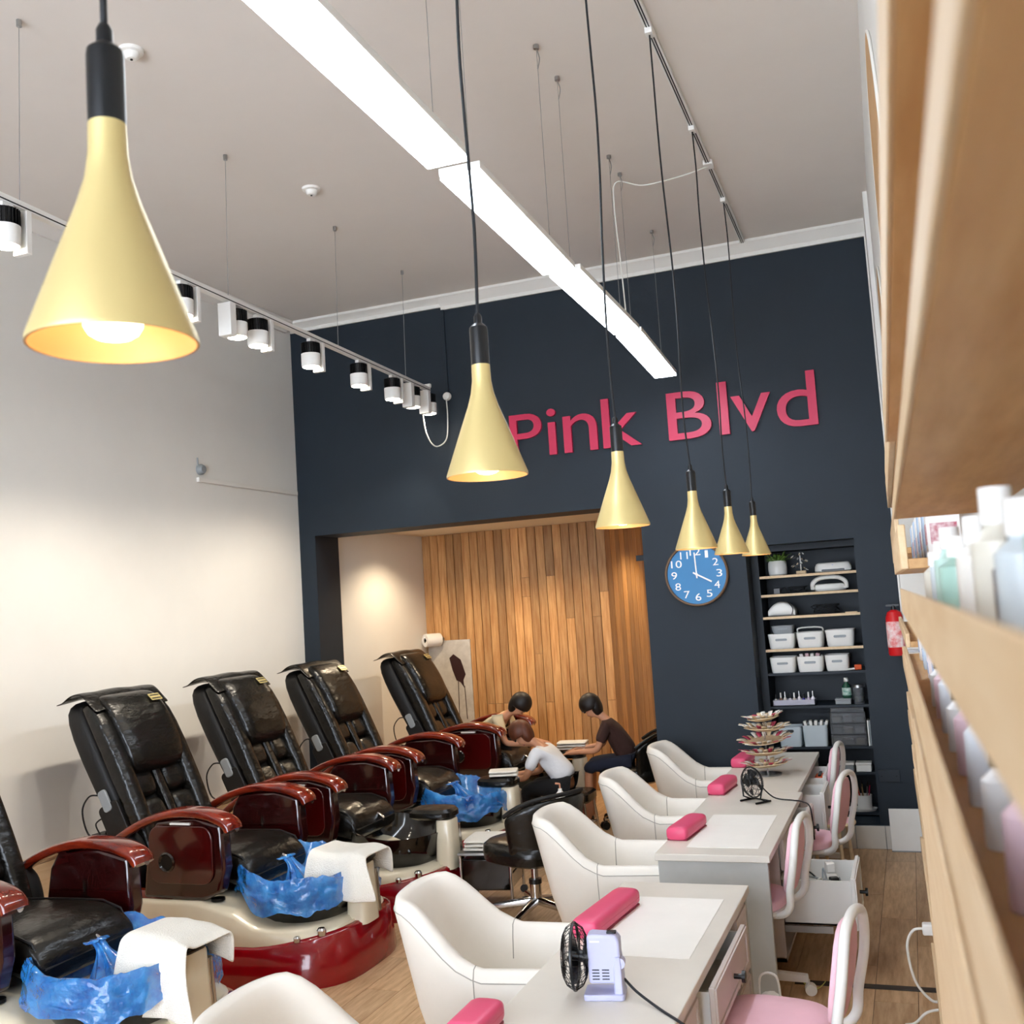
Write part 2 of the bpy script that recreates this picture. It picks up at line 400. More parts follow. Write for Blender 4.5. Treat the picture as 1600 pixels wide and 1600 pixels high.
# ------------------------------------------------------------------ ceiling lights
def emit_area(name, parent, loc, size, power, color, rot=(0, 0, 0), spread=180):
    l = bpy.data.lights.new(name, 'AREA'); l.shape = 'RECTANGLE'; l.size, l.size_y = size; l.energy = power; l.color = color; l.spread = R(spread)
    o = bpy.data.objects.new(name, l); col.objects.link(o); o.parent = parent; o.location = loc; o.rotation_euler = rot
    return o
PANELS = [((-1.385, 2.05), (-1.417, 3.38), 3.50, 'hanging white light panel nearest the camera, cut by the top edge'),
          ((-1.418, 3.48), (-1.455, 4.77), 3.50, 'hanging white light panel second from the top edge of the picture'),
          ((-1.455, 4.87), (-1.478, 6.17), 3.52, 'hanging white light panel just before the farthest one'),
          ((-1.478, 6.22), (-1.55, 7.6), 3.52, 'hanging white light panel farthest away, ending above the sign')]
for a, e, z, lab in PANELS:
    mid = ((a[0] + e[0]) / 2, (a[1] + e[1]) / 2); L = math.hypot(e[0] - a[0], e[1] - a[1]); rz = math.atan2(-(e[0] - a[0]), e[1] - a[1])
    t = thing('light_panel', lab, 'light panel', (mid[0], mid[1], z), rz, 'hanging light panels')
    MB().box((0, 0, 0.028), (0.166, L, 0.03)).build('housing', WMET, t, bevel=0.003)
    MB().box((0, 0, 0.006), (0.158, L - 0.01, 0.012)).build('diffuser', PANEL, t)
    for s in (-1, 1):
        yy = s * (L / 2 - 0.12)
        MB().tube([(0, yy, 0.043), (0, yy, CZ - z)], 0.0016, 6).build('hanging_wire', STEEL, t)
        MB().cyl((0, yy, CZ - z - 0.02), (0, yy, CZ - z), 0.014, n=10).tube(spline([(0, yy, CZ - z - 0.02), (0.012, yy, CZ - z - 0.07), (0, yy, CZ - z - 0.12)], 5), 0.003, 6).build('ceiling_hook', STEEL, t)
# white supply cable from the pendant rail to panel
tag(MB().tube(spline([(-0.94, 6.45, CZ - 0.03), (-1.12, 6.42, CZ - 0.07), (-1.35, 6.39, CZ - 0.09), (-1.52, 6.38, CZ - 0.04), (-1.545, 6.38, CZ - 0.2), (-1.53, 6.38, CZ - 0.6), (-1.50, 6.3, 3.56)], 8), 0.0045, 6).build('power_cable', WCORD), 'thin white cable looping from the pendant rail down to a light panel', 'cable')
# pendant rail
t = thing('pendant_rail', 'thin white track on the ceiling carrying the pendant cords', 'light track', (-0.906, 4.3, CZ), R(0.9))
MB().box((0, 0, -0.012), (0.036, 7.6, 0.024)).build('rail', WMET, t, bevel=0.002)
MB().box((-0.006, 0, -0.0245), (0.006, 7.58, 0.002)).build('slot', BLACKP, t); MB().box((0.006, 0, -0.0245), (0.006, 7.58, 0.002)).build('slot', BLACKP, t)
MB().box((0, 2.15, -0.018), (0.06, 0.09, 0.032)).build('feed_box', WPL, t, bevel=0.004)
# pendants
def pendant(loc, lab, wig, seed):
    x, y, z = loc
    t = thing('pendant_lamp', lab, 'pendant lamp', (x, y, z), 0, 'brass cone pendant lamps')
    pr_ = [(0.0945, 0.0), (0.0945, 0.006), (0.062, 0.095), (0.036, 0.165), (0.027, 0.195), (0.0225, 0.225), (0.0215, 0.262)]
    prin = [(r - 0.003, zz) for r, zz in pr_]
    sh = MB().lathe(pr_, n=48).build('shade', BRASS, t, ang=50)
    MB().lathe([(0.0945, 0.0)] + prin[0:5], n=48).build('shade_lining', BRASSIN, sh, ang=60)
    MB().lathe([(0.0, 0.36), (0.012, 0.36), (0.0205, 0.352), (0.0215, 0.345), (0.0215, 0.262), (0.0, 0.262)], n=28).build('lamp_holder', BLACKP, t)
    MB().lathe([(0.0, 0.385), (0.006, 0.385), (0.0095, 0.378), (0.0095, 0.36), (0.0, 0.36)], n=16).build('cord_grip', BLACKP, t)
    MB().lathe([(0.0, 0.004), (0.022, 0.006), (0.035, 0.018), (0.034, 0.045), (0.016, 0.10), (0.0, 0.132)], n=24).build('bulb', BULB, t, sub=1)
    dz = CZ - z
    dx = (-0.906 - (y - 4.3) * math.tan(R(0.9))) - x
    rnd = random.Random(seed)
    pts = [(0, 0, 0.38)]
    for k in range(1, 9):
        f = k / 9
        pts.append((dx * f + wig * math.sin(f * 9 + seed) * 0.5 * (1 - f * .6), rnd.uniform(-wig, wig) * .4, lerp(0.38, dz - 0.05, f)))
    pts.append((dx, 0, dz - 0.05))
    MB().tube(spline(pts, 5), 0.0042, 8).build('cord', CORD, t)
    MB().box((dx, 0, dz - 0.036), (0.036, 0.06, 0.03)).build('rail_connector', WPL, t, bevel=0.004)
    l = bpy.data.lights.new('bulb_glow', 'POINT'); l.energy = 0.3; l.color = (1.0, 0.84, 0.62); l.shadow_soft_size = 0.03
    lo = bpy.data.objects.new('bulb_glow', l); col.objects.link(lo); lo.parent = t; lo.location = (0, 0, -0.01)
PEND = [((-0.8269, 0.95, 2.2290), 'large brass cone pendant lamp nearest the camera, at the upper left'),
        ((-0.889, 2.24, 2.204), 'brass cone pendant lamp hanging in front of the sign letter P'),
        ((-0.91, 3.53, 2.152), 'brass cone pendant lamp with its black holder over the sign letter k'),
        ((-0.886, 4.73, 2.108), 'brass cone pendant lamp covering the top of the wall clock'),
        ((-0.906, 5.865, 2.115), 'brass cone pendant lamp between the clock and the farthest lamp'),
        ((-0.930, 7.064, 2.138), 'smallest, farthest brass cone pendant lamp beside the shelf niche')]
for i, (p, lab) in enumerate(PEND): pendant(p, lab, 0.018, i + 1)

# ------------------------------------------------------------------ suspended spotlight track on the left
ty0, ty1 = 2.2, 7.76
def trx(y): return -3.355 - 0.0255 * y + 0.0
def trz(y): return 3.79 - 0.0085 * y
t = thing('spotlight_track', 'long white suspended track carrying the spotlights', 'light track', (0, 0, 0))
P0, P1 = Vector((trx(ty0), ty0, trz(ty0))), Vector((trx(ty1), ty1, trz(ty1)))
d = (P1 - P0).normalized(); q = d.to_track_quat('Y', 'Z').to_matrix()
MB().box((P0 + P1) / 2, (0.036, (P1 - P0).length, 0.034), q).build('rail', WMET, t, bevel=0.002)
MB().box((P0 + P1) / 2 + q @ Vector((0.0185, 0, -0.008)), (0.001, (P1 - P0).length, 0.006), q).build('slot', BLACKP, t)
for y in (3.4, 4.94, 6.232, 7.319):
    MB().tube([(trx(y), y, trz(y) + 0.017), (trx(y) + 0.02, y, CZ)], 0.0018, 6).build('hanging_wire', STEEL, t)
    MB().cyl((trx(y) + 0.02, y, CZ - 0.03), (trx(y) + 0.02, y, CZ), 0.012, n=10).build('ceiling_hook', STEEL, t)
MB().box(P1 + Vector((0, -0.01, 0.03)), (0.05, 0.03, 0.03)).build('end_cap', WPL, t, bevel=0.004)
def spotlight(y, lab, flip=False, aim=None):
    s = -1 if not flip else 1
    t = thing('spotlight', lab, 'spotlight', (trx(y), y, trz(y) - 0.017), 0, 'track spotlights')
    MB().span((-0.014, -0.03, -0.022), (0.014, 0.03, 0.0)).build('track_adapter', WPL, t, bevel=0.002)
    MB().span((-0.035, 0.068, -0.205), (0.045, 0.098, -0.015)).build('driver_box', WMET, t, bevel=0.003) if not flip else MB().span((-0.03, -0.085, -0.205), (0.055, -0.03, -0.015)).build('driver_box', WMET, t, bevel=0.003)
    cy = 0.0 if not flip else 0.055
    cx = -0.005
    MB().lathe([(0.0, -0.10), (0.062, -0.10), (0.062, -0.175), (0.058, -0.185), (0.0, -0.185)], (cx, cy, 0), 32).build('lamp_body', WMET, t)
    MB().lathe([(0.0, -0.025), (0.05, -0.025), (0.05, -0.10), (0.0, -0.10)], (cx, cy, 0), 24).build('heat_sink', BLACKP, t)
    fin = MB()
    for k in range(24):
        a = 2 * math.pi * k / 24
        fin.box((cx + 0.055 * math.cos(a), cy + 0.055 * math.sin(a), -0.064), (0.014, 0.003, 0.07), Matrix.Rotation(a, 3, 'Z'))
    fo = fin.build('cooling_fins', BLACKP, t); fo['kind'] = 'stuff'
    MB().lathe([(0.0, -0.1855), (0.052, -0.1855), (0.052, -0.1875), (0.0, -0.1875)], (cx, cy, 0), 28).build('lens', SPOTL, t)
    l = bpy.data.lights.new('spot_beam', 'SPOT'); l.energy = SPOT_W; l.color = (1.0, 0.89, 0.74); l.spot_size = R(82); l.spot_blend = 0.7; l.shadow_soft_size = 0.04
    lo = bpy.data.objects.new('spot_beam', l); col.objects.link(lo); lo.parent = t; lo.location = (cx, cy, -0.20)
    a = Vector(aim or (-0.55, 0.0, -1.0)); lo.rotation_euler = a.to_track_quat('-Z', 'Y').to_euler()
SPOTS = [(3.321, 'white track spotlight at the left edge of the picture'), (4.515, 'white track spotlight half hidden by the large pendant lamp'),
         (4.964, 'white track spotlight with its driver box turned in front of the lamp'), (5.239, 'white track spotlight last before the navy wall edge'),
         (5.858, 'white track spotlight first in front of the navy wall'), (6.528, 'white track spotlight second over the navy wall'),
         (7.071, 'white track spotlight third over the navy wall'), (7.381, 'white track spotlight second from the far end of the track'),
         (7.70, 'white track spotlight at the far end of the track')]
for i, (y, lab) in enumerate(SPOTS): spotlight(y, lab, i in (2, 7, 8))
# cable and junction from wall to track
t = thing('junction_box', 'white round junction on the navy wall with a looping white cable', 'junction box', (-3.552, 8.136, 3.729))
MB().lathe([(0.0, 0.035), (0.028, 0.033), (0.036, 0.02), (0.036, 0), (0, 0)], M=Matrix.Rotation(R(90), 3, 'X'), n=24).build('cover', WPL, t)
MB().tube(spline([(0, -0.03, -0.01), (0.005, -0.035, -0.2), (-0.01, -0.06, -0.38), (-0.05, -0.2, -0.45), (-0.06, -0.34, -0.36), (-0.045, -0.42, -0.19), (-0.03, -0.43, -0.1)], 8), 0.0055, 8).build('cable', WCORD, t)
tag(MB().span((-3.565, YB - 0.02, 3.765), (-3.535, YB, 4.485)).build('conduit', NAVY, bevel=0.003), 'navy painted conduit running up to the cornice', 'conduit')
# smoke detectors
for (x, y), lab in (((-3.164, 3.811), 'small white ceiling detector beside the large pendant lamp'), ((-3.287, 5.588), 'small white ceiling detector left of the light panels')):
    t = thing('ceiling_detector', lab, 'detector', (x, y, CZ), 0, 'ceiling detectors')
    MB().lathe([(0.0, -0.045), (0.022, -0.045), (0.034, -0.035), (0.038, -0.018), (0.055, -0.014), (0.058, 0), (0, 0)], n=28).build('body', WPL, t)
    MB().lathe([(0.0, -0.05), (0.006, -0.05), (0.006, -0.045), (0, -0.045)], n=10).build('sensor_eye', BLACKP, t)
# left wall rail with sensor
tag(MB().span((XL, 6.70, 3.02), (XL + 0.028, 8.10, 3.055)).build('cable_trunking', TRIMW, bevel=0.003), 'slim white cable trunking on the left wall', 'trunking')
t = thing('wall_sensor', 'small grey round sensor above the white trunking', 'sensor', (XL, 6.74, 3.12))
MB().lathe([(0.0, 0.05), (0.03, 0.045), (0.042, 0.025), (0.042, 0), (0, 0)], M=Matrix.Rotation(R(90), 3, 'Y'), n=24).build('body', GREYB, t)
MB().tube([(0.012, -0.03, 0.03), (0.012, -0.035, 0.09)], 0.006, 6).build('bracket', GREYB, t)

# ------------------------------------------------------------------ sign
sg = thing('wall_sign', 'raised magenta letters spelling Pink Blvd on the navy wall', 'sign', (0, YB, 3.12))
def glyph(ch, x0, x1, z0, z1, depth, m, parent, name, y=0.0):
    cu = bpy.data.curves.new('tmp', 'FONT'); cu.body = ch; cu.extrude = 0.5; cu.resolution_u = 6
    ob = bpy.data.objects.new('tmp', cu); col.objects.link(ob)
    bpy.context.view_layer.update()
    me = bpy.data.meshes.new_from_object(ob.evaluated_get(bpy.context.evaluated_depsgraph_get()))
    bpy.data.objects.remove(ob); bpy.data.curves.remove(cu)
    xs = [v.co.x for v in me.vertices]; ys = [v.co.y for v in me.vertices]
    a, b_, c, d_ = min(xs), max(xs), min(ys), max(ys)
    for v in me.vertices:
        v.co = Vector((lerp(x0, x1, (v.co.x - a) / (b_ - a)), y - depth * (v.co.z + 0.5), lerp(z0, z1, (v.co.y - c) / (d_ - c))))
    bm = bmesh.new(); bm.from_mesh(me); bmesh.ops.recalc_face_normals(bm, faces=bm.faces); bm.to_mesh(me); bm.free()
    me.materials.clear(); me.materials.append(m); me.name = name
    o = bpy.data.objects.new(name, me); col.objects.link(o); o.parent = parent
    return o
for ch, x0, x1, z0, z1 in (('P', -2.995, -2.715, 0, 0.365), ('i', -2.665, -2.59, 0, 0.38), ('n', -2.53, -2.245, 0, 0.305), ('k', -2.20, -1.885, 0, 0.40),
                           ('B', -1.665, -1.325, 0, 0.375), ('l', -1.265, -1.19, 0, 0.41), ('v', -1.165, -0.865, 0.0, 0.285), ('d', -0.825, -0.53, -0.005, 0.41)):
    glyph(ch, x0, x1, z0, z1, 0.03, PINKS, sg, 'letter')

# ------------------------------------------------------------------ clock
ck = thing('wall_clock', 'round wall clock with blue face, white numerals and thin walnut rim', 'clock', (-1.535, YB, 2.06))
RXM = Matrix.Rotation(R(90), 3, 'X')
MB().lathe([(0.228, 0.0), (0.246, 0.0), (0.246, 0.042), (0.240, 0.048), (0.232, 0.046), (0.228, 0.03)], M=RXM, n=64).build('rim', WALNUT, ck)
MB().lathe([(0.0, 0.026), (0.229, 0.026), (0.229, 0.0), (0, 0)], M=RXM, n=64).build('dial', BLUEF, ck)
for k in range(1, 13):
    a = R(90 - 30 * k); cx, cz = 0.175 * math.cos(a), 0.175 * math.sin(a)
    wd = 0.022 if k < 10 else 0.042
    if k in (1, 11): wd = 0.012 if k == 1 else 0.03
    glyph(str(k), cx - wd, cx + wd, cz - 0.028, cz + 0.028, 0.002, WPL, ck, 'numeral', y=-0.026)
def hand(ang, l, w_, name, y):
    a = R(90 - ang); d = Vector((math.cos(a), 0, math.sin(a)))
    MB().box(d * (l / 2 - 0.03) + Vector((0, y, 0)), (l, 0.002, w_), Matrix.Rotation(-a, 3, 'Y')).build(name, WPL, ck)
hand(-2, 0.20, 0.010, 'minute_hand', -0.031); hand(119, 0.16, 0.012, 'hour_hand', -0.034)
MB().lathe([(0, 0.036), (0.010, 0.036), (0.010, 0.026), (0, 0.026)], M=RXM, n=16).build('hand_hub', WPL, ck)

# ------------------------------------------------------------------ niche shelving
SH = [2.01, 1.865, 1.692, 1.44, 1.255, 1.00, 0.69, 0.495, 0.20]
un = thing('niche_shelving', 'tall navy shelf unit with pale shelf edges built into the niche', 'shelf unit', (0, 0, 0))
MB().span((-1.155, 8.40, 0.17), (-1.10, 8.80, 2.245)).build('side_panel', NAVYD, un); MB().span((-0.375, 8.40, 0.17), (-0.36, 8.80, 2.245)).build('side_panel', NAVYD, un)
MB().span((-1.10, 8.405, 2.20), (-0.375, 8.80, 2.245)).build('top_panel', NAVYD, un)
for i, z in enumerate(SH):
    MB().span((-1.10, 8.415, z - 0.018), (-0.375, 8.80, z)).build('shelf', NAVYD, un)
    if i < 4: MB().span((-1.10, 8.404, z - 0.0185), (-0.375, 8.416, z + 0.001)).build('shelf_edge', OAKP, un)
# ------------------------------------------------------------------ things in the niche
def basket(x0, x1, z, h, lab, y=8.43, m=WPL, handle=False, dep=0.22, slot=True):
    t = thing('storage_basket', lab, 'basket', ((x0 + x1) / 2, y + dep / 2, z), 0, 'white baskets in the niche')
    w_ = x1 - x0
    rings = []
    for zz, s in ((0.0, 0.86), (0.012, 0.90), (h, 1.0), (h + 0.002, 0.985), (h - 0.01, 0.955), (0.016, 0.85)):
        rings.append([Vector((px * w_ / 2 * s, py * dep / 2 * s, zz)) for px, py in sell(1, 1, 6, 32)])
    MB().loft(rings).build('body', m, t)
    if slot:
        po = rrect(w_ * 0.42, h * 0.15, h * 0.07, 4)
        MB().prism(po, lambda x, y_, d_: Vector((x, -dep / 2 * (0.86 + 0.14 * 0.62) - d_, h * 0.62 + y_)), 0.0, 0.004).build('handle_slot', GREYB, t)
    if handle:
        MB().tube(spline([(-w_ * .46, 0, h), (-w_ * .42, -0.02, h + 0.03), (0, -0.04, h + 0.038), (w_ * .42, -0.02, h + 0.03), (w_ * .46, 0, h)], 6), 0.006, 8).build('bail_handle', WPL, t)
    return t
basket(-1.085, -0.875, SH[3], 0.115, 'white basket with a grey basket stacked on it, left on the upper basket shelf')
basket(-0.868, -0.66, SH[3], 0.118, 'white basket with a raised hoop handle, middle of the upper basket shelf', handle=True)
basket(-0.65, -0.43, SH[3], 0.125, 'white basket right on the upper basket shelf')
basket(-1.05, -0.88, SH[3] + 0.117, 0.06, 'small grey basket stacked on a white basket', m=GREYB, dep=0.17)
basket(-1.085, -0.885, SH[4], 0.118, 'white basket left on the lower basket shelf')
basket(-0.88, -0.675, SH[4], 0.118, 'white basket filled with pale packets, middle of the lower basket shelf')
basket(-0.67, -0.485, SH[4], 0.12, 'white basket right on the lower basket shelf, beside the orange tool')
for k in range(4):
    tag(MB().box((-0.835 + k * 0.035, 8.53 + 0.02 * (k % 2), SH[4] + 0.075), (0.028, 0.12, 0.13), Matrix.Rotation(R(6 * k - 8), 3, 'Y')).build('packet', [PAPER, MAT_PK := mat('pink_packet', '#e2b9bf', 0.5, noise=0.05), PAPER, MAT_PK][k % 4], bevel=0.003), '%s packet, %s from the left in the middle lower basket' % (['white', 'pink', 'white', 'pink'][k], ['first', 'second', 'third', 'fourth'][k]), 'packet', 'packets in the basket')
# plant
t = thing('potted_plant', 'small green plant in a round white pot on the top shelf', 'plant', (-0.97, 8.54, SH[0]))
MB().lathe([(0, 0), (0.058, 0), (0.070, 0.012), (0.074, 0.06), (0.070, 0.105), (0.062, 0.118), (0.058, 0.116), (0.060, 0.10), (0, 0.095)], n=32).build('pot', WPL, t)
rnd = random.Random(3)
for k in range(34):
    a = rnd.uniform(0, 6.28); el = rnd.uniform(0.2, 1.25); L = rnd.uniform(0.07, 0.12); bz = 0.10
    d = Vector((math.cos(a) * math.cos(el), math.sin(a) * math.cos(el), math.sin(el)))
    s_ = d.cross(Vector((0, 0, 1))).normalized() * 0.011
    b0 = Vector((math.cos(a) * 0.03, math.sin(a) * 0.03, bz)); up = Vector((0, 0, 0.006))
    m1, m2, e = b0 + d * L * .35 + up, b0 + d * L * .7 + up, b0 + d * L - Vector((0, 0, 0.012))
    MB().add([b0 - s_ * .3, b0 + s_ * .3, m1 + s_, m1 - s_, m2 + s_ * .9, m2 - s_ * .9, e], [(0, 1, 2, 3), (3, 2, 4, 5), (5, 4, 6)]).build('leaf', GREEN, t, solid=0.002)
# nail tip spiral stand
t = thing('nail_tip_stand', 'clear stand with a spiral of sample nail tips on the top shelf', 'display stand', (-0.79, 8.52, SH[0]))
MB().box((0, 0, 0.014), (0.075, 0.05, 0.028)).build('foot', OAKP, t, bevel=0.004); MB().cyl((0, 0, 0.028), (0, 0, 0.17), 0.005, n=10).build('post', WPL, t)
for k in range(22):
    a = k * 0.55; z = 0.035 + k * 0.006; r0 = 0.045 + 0.018 * abs(math.sin(k * .28))
    MB().box((r0 * math.cos(a), r0 * math.sin(a), z), (0.022, 0.009, 0.004), Matrix.Rotation(a, 3, 'Z') @ Matrix.Rotation(R(30), 3, 'Y')).build('nail_tip', [WPL, GLASSC, TIPS][k % 3], t)
MB().tube([(0.04 * math.cos(k * .3) * (1 if k < 60 else 1), 0.04 * math.sin(k * .3), 0.03 + k * 0.0033) for k in range(41)], 0.0035, 6).build('spiral_arm', GLASSC, t)
# white device on top shelf
def rounded_device(name, lab, x0, x1, z, h, dep, m, cat, y=8.43):
    t = thing(name, lab, cat, ((x0 + x1) / 2, y + dep / 2, z)); w_ = x1 - x0
    rings = [[Vector((px * w_ / 2 * s, py * dep / 2 * s, zz)) for px, py in sell(1, 1, 5, 36)] for zz, s in ((0.006, 0.96), (0.012, 1.0), (h * .6, 0.98), (h * .9, 0.9), (h, 0.78))]
    MB().loft(rings).build('body', m, t)
    return t
t = rounded_device('nail_lamp', 'low white nail lamp with a blue dot on the top shelf', -0.685, -0.405, SH[0], 0.075, 0.2, WPL, 'nail lamp')
MB().prism(rrect(0.17, 0.014, 0.006), lambda x, y, d_: Vector((x, -0.098 - d_, 0.016 + y)), -0.01, 0.004).build('hand_slot', BLACKP, t)
MB().lathe([(0, 0.003), (0.008, 0.003), (0.008, 0), (0, 0)], (0, -0.092, 0.048), 14, RXM).build('indicator', mat('blue_dot', '#2c64c8', 0.4, emit=0.4, noise=0.01), t)
t = thing('nail_lamp', 'white nail lamp with a large arched handle on the second shelf', 'nail lamp', (-0.585, 8.54, SH[1]))
rings = [[Vector((px * 0.125 * s, py * 0.09 * s, zz)) for px, py in sell(1, 1, 3, 36)] for zz, s in ((0.004, 0.9), (0.02, 1.0), (0.05, 0.92), (0.058, 0.8))]
MB().loft(rings).build('body', WPL, t)
MB().tube(spline([(-0.125, -0.05, 0.02), (-0.12, -0.06, 0.07), (-0.06, -0.065, 0.105), (0.06, -0.065, 0.105), (0.12, -0.06, 0.07), (0.125, -0.05, 0.02)], 8), 0.017, 12).build('handle', WPL, t)
t = thing('nail_lamp', 'white dome shaped nail lamp on the third shelf', 'nail lamp', (-0.957, 8.54, SH[2]))
rings = []
for k in range(13):
    u = k / 12; x = lerp(-0.105, 0.10, u); hh = 0.115 * math.sin(math.pi * min(1, max(0, (u * 0.86 + 0.07)))) ** 0.55
    rings.append([Vector((x, py * 0.1, max(0.003, hh) * (0.5 + pz_ * 0.5))) for py, pz_ in sell(1, 1, 4, 24)])
MB().loft(rings).build('dome', WPL, t); MB().tube(spline([(0.075, -0.102, 0.01), (0.085, -0.104, 0.06), (0.05, -0.104, 0.11)], 6), 0.003, 6).build('trim_line', BLACKP, t)
def cable_coil(lab, x, y, z, r, n, seed):
    rnd = random.Random(seed); P = []
    for k in range(n * 10):
        a = k / 10 * 2 * math.pi; P.append((x + math.cos(a) * r * rnd.uniform(.8, 1.25), y + math.sin(a) * r * 0.5 * rnd.uniform(.8, 1.2), z + 0.006 + abs(math.sin(a * .5 + k * .07)) * r * .75))
    return tag(MB().tube(P, 0.004, 6).build('cable_coil', CORD), lab, 'cable', 'coiled cables in the niche')
cable_coil('tangle of black cable on the second niche shelf', -0.83, 8.52, SH[1], 0.06, 4, 1)
cable_coil('tangle of black cable on the third niche shelf', -0.63, 8.52, SH[2], 0.09, 5, 2)
t = thing('power_adaptor', 'black power adaptor left on the second niche shelf', 'adaptor', (-0.985, 8.50, SH[1]))
MB().box((0, 0, 0.025), (0.055, 0.05, 0.05)).build('case', BLACKP, t, bevel=0.005); MB().tube(spline([(0.027, 0, 0.02), (0.06, 0, 0.05), (0.08, 0, 0.006)], 6), 0.004, 6).build('lead', CORD, t)
t = thing('nail_file', 'pale wooden nail file at the right end of the third niche shelf', 'nail file', (-0.44, 8.44, SH[2]))
MB().prism(rrect(0.09, 0.02, 0.0095), lambda x, y, d_: Vector((x, y, d_)), 0.0, 0.008).build('blade', OAKP, t)
t = thing('nail_drill', 'small orange tool with a white tip beside the lower baskets', 'tool', (-0.43, 8.46, SH[4]), R(12))
MB().box((0, 0, 0.022), (0.05, 0.04, 0.04)).build('body', ORANGE, t, bevel=0.006); MB().cyl((-0.025, 0, 0.012), (-0.075, 0, 0.008), 0.007, n=10).build('tip', WPL, t); MB().cyl((0.025, 0, 0.03), (0.045, 0, 0.035), 0.006, n=10).build('knob', BLACKP, t)
# polish tray with bottles
t = thing('organiser_tray', 'pale grey organiser tray on the dark shelf', 'tray', (-0.925, 8.50, SH[5]))
b_ = MB().span((-0.16, -0.06, 0), (0.16, 0.06, 0.006)); b_.span((-0.16, -0.06, 0), (0.16, -0.054, 0.045)); b_.span((-0.16, 0.054, 0), (0.16, 0.06, 0.045)); b_.span((-0.16, -0.06, 0), (-0.154, 0.06, 0.045)); b_.span((0.154, -0.06, 0), (0.16, 0.06, 0.045))
b_.build('tray_body', mat('lilac_grey_plastic', '#aeabb8', 0.4, noise=0.03), t)
PC = ['#e9e4dd', '#8e6b57', '#d8cfc2', '#e6dfe6', '#cfc3b4', '#efe9ee', '#3d38a8', '#c9b5c9', '#efe9ee']
def bottle(x, y, z, h, r, hexc, lab, grp, capc=None, parent_mats=True, cap_frac=.42):
    t = thing('polish_bottle', lab, 'bottle', (x, y, z), 0, grp)
    hb = h * (1 - cap_frac)
    MB().lathe([(0, 0), (r, 0), (r, hb * .75), (r * .55, hb * .95), (r * .5, hb), (0, hb)], n=14).build('glass', mat('polish_' + hexc[1:], hexc, 0.2, noise=0.03, coat=0.5), t)
    MB().lathe([(0, hb), (r * .5, hb), (r * .42, h), (0, h)], n=12).build('cap', capc or BLACKP, t)
    return t
names = {'#e9e4dd': 'white', '#8e6b57': 'brown', '#d8cfc2': 'beige', '#e6dfe6': 'pale', '#cfc3b4': 'tan', '#efe9ee': 'milky', '#3d38a8': 'violet', '#c9b5c9': 'lilac'}
places = ['first', 'second', 'third', 'fourth', 'fifth', 'sixth', 'seventh', 'eighth', 'ninth']
for k, c in enumerate(PC):
    bottle(-1.065 + k * 0.035, 8.50 + 0.02 * (k % 2), SH[5] + 0.006, 0.08 + 0.02 * ((k * 7) % 3) / 2, 0.0135, c, 'slim %s polish bottle, %s from the left in the organiser tray' % (names[c], places[k]), 'bottles in the organiser tray', capc=[BLACKP, WPL, CHROME][k % 3])
t = thing('glass_bottle', 'green labelled bottle with a white cap in the niche', 'bottle', (-0.53, 8.50, SH[5] + 0.045))
MB().lathe([(0, 0), (0.032, 0), (0.034, 0.01), (0.034, 0.085), (0.014, 0.115), (0.013, 0.125), (0, 0.125)], n=20).build('glass', mat('green_glass', '#1d4a38', 0.15, noise=0.05), t)
MB().lathe([(0.0345, 0.02), (0.0348, 0.022), (0.0348, 0.075), (0.0345, 0.077)], n=20).build('label_band', mat('green_white_label', '#2f8f78', 0.5, second='#e8efe9', nscale=40), t)
MB().lathe([(0, 0.122), (0.016, 0.122), (0.018, 0.13), (0.016, 0.152), (0, 0.153)], n=16).build('cap', WPL, t)
t = thing('small_box', 'flat grey box under the green bottle', 'box', (-0.56, 8.50, SH[5])); MB().box((0, 0, 0.022), (0.115, 0.1, 0.044)).build('base', GREYB, t, bevel=0.004); MB().box((0, 0, 0.036), (0.119, 0.104, 0.012)).build('lid', GREYB, t, bevel=0.003)
t = thing('glass_jar', 'clear jar with a lid at the right end of the dark shelf', 'jar', (-0.445, 8.50, SH[5]))
MB().lathe([(0, 0.003), (0.04, 0.0), (0.042, 0.01), (0.042, 0.12), (0.039, 0.12), (0.039, 0.012), (0, 0.012)], n=24).build('glass', SMOKE, t)
MB().lathe([(0, 0.12), (0.044, 0.12), (0.044, 0.14), (0.0, 0.142)], n=24).build('lid', STEEL, t)
for k in range(6): MB().cyl((0.02 * math.cos(k), 0.02 * math.sin(k), 0.014), (0.025 * math.cos(k), 0.025 * math.sin(k), 0.05), 0.009, n=8).build('content', [GOLD, TIPS, GREYB][k % 3], t)
# lower storage
t = thing('drawer_tower', 'small tower of smoky clear drawers low in the niche', 'drawers', (-0.54, 8.52, SH[6]))
fr_ = MB()
for z in (0.0, 0.083, 0.166, 0.249): fr_.span((-0.13, -0.09, z), (0.13, 0.09, z + 0.006))
fr_.span((-0.13, -0.09, 0), (-0.126, 0.09, 0.255)); fr_.span((0.126, -0.09, 0), (0.13, 0.09, 0.255)); fr_.span((-0.13, 0.086, 0), (0.13, 0.09, 0.255))
fr_.build('frame', BLACKP, t)
for k in range(3):
    d = MB().span((-0.124, -0.095, 0.008 + k * .083), (0.124, -0.089, 0.080 + k * .083)).build('drawer_front', SMOKE, t)
    MB().span((-0.035, -0.102, 0.05 + k * .083), (0.035, -0.095, 0.066 + k * .083)).build('pull', GLASSC, d)
    for j in range(3): MB().span((-0.11 + j * .08, -0.08, 0.012 + k * .083), (-0.05 + j * .08, 0.0, 0.05 + k * .083)).build('content', [PAPER, GREYB, TIPS][(j + k) % 3], d)
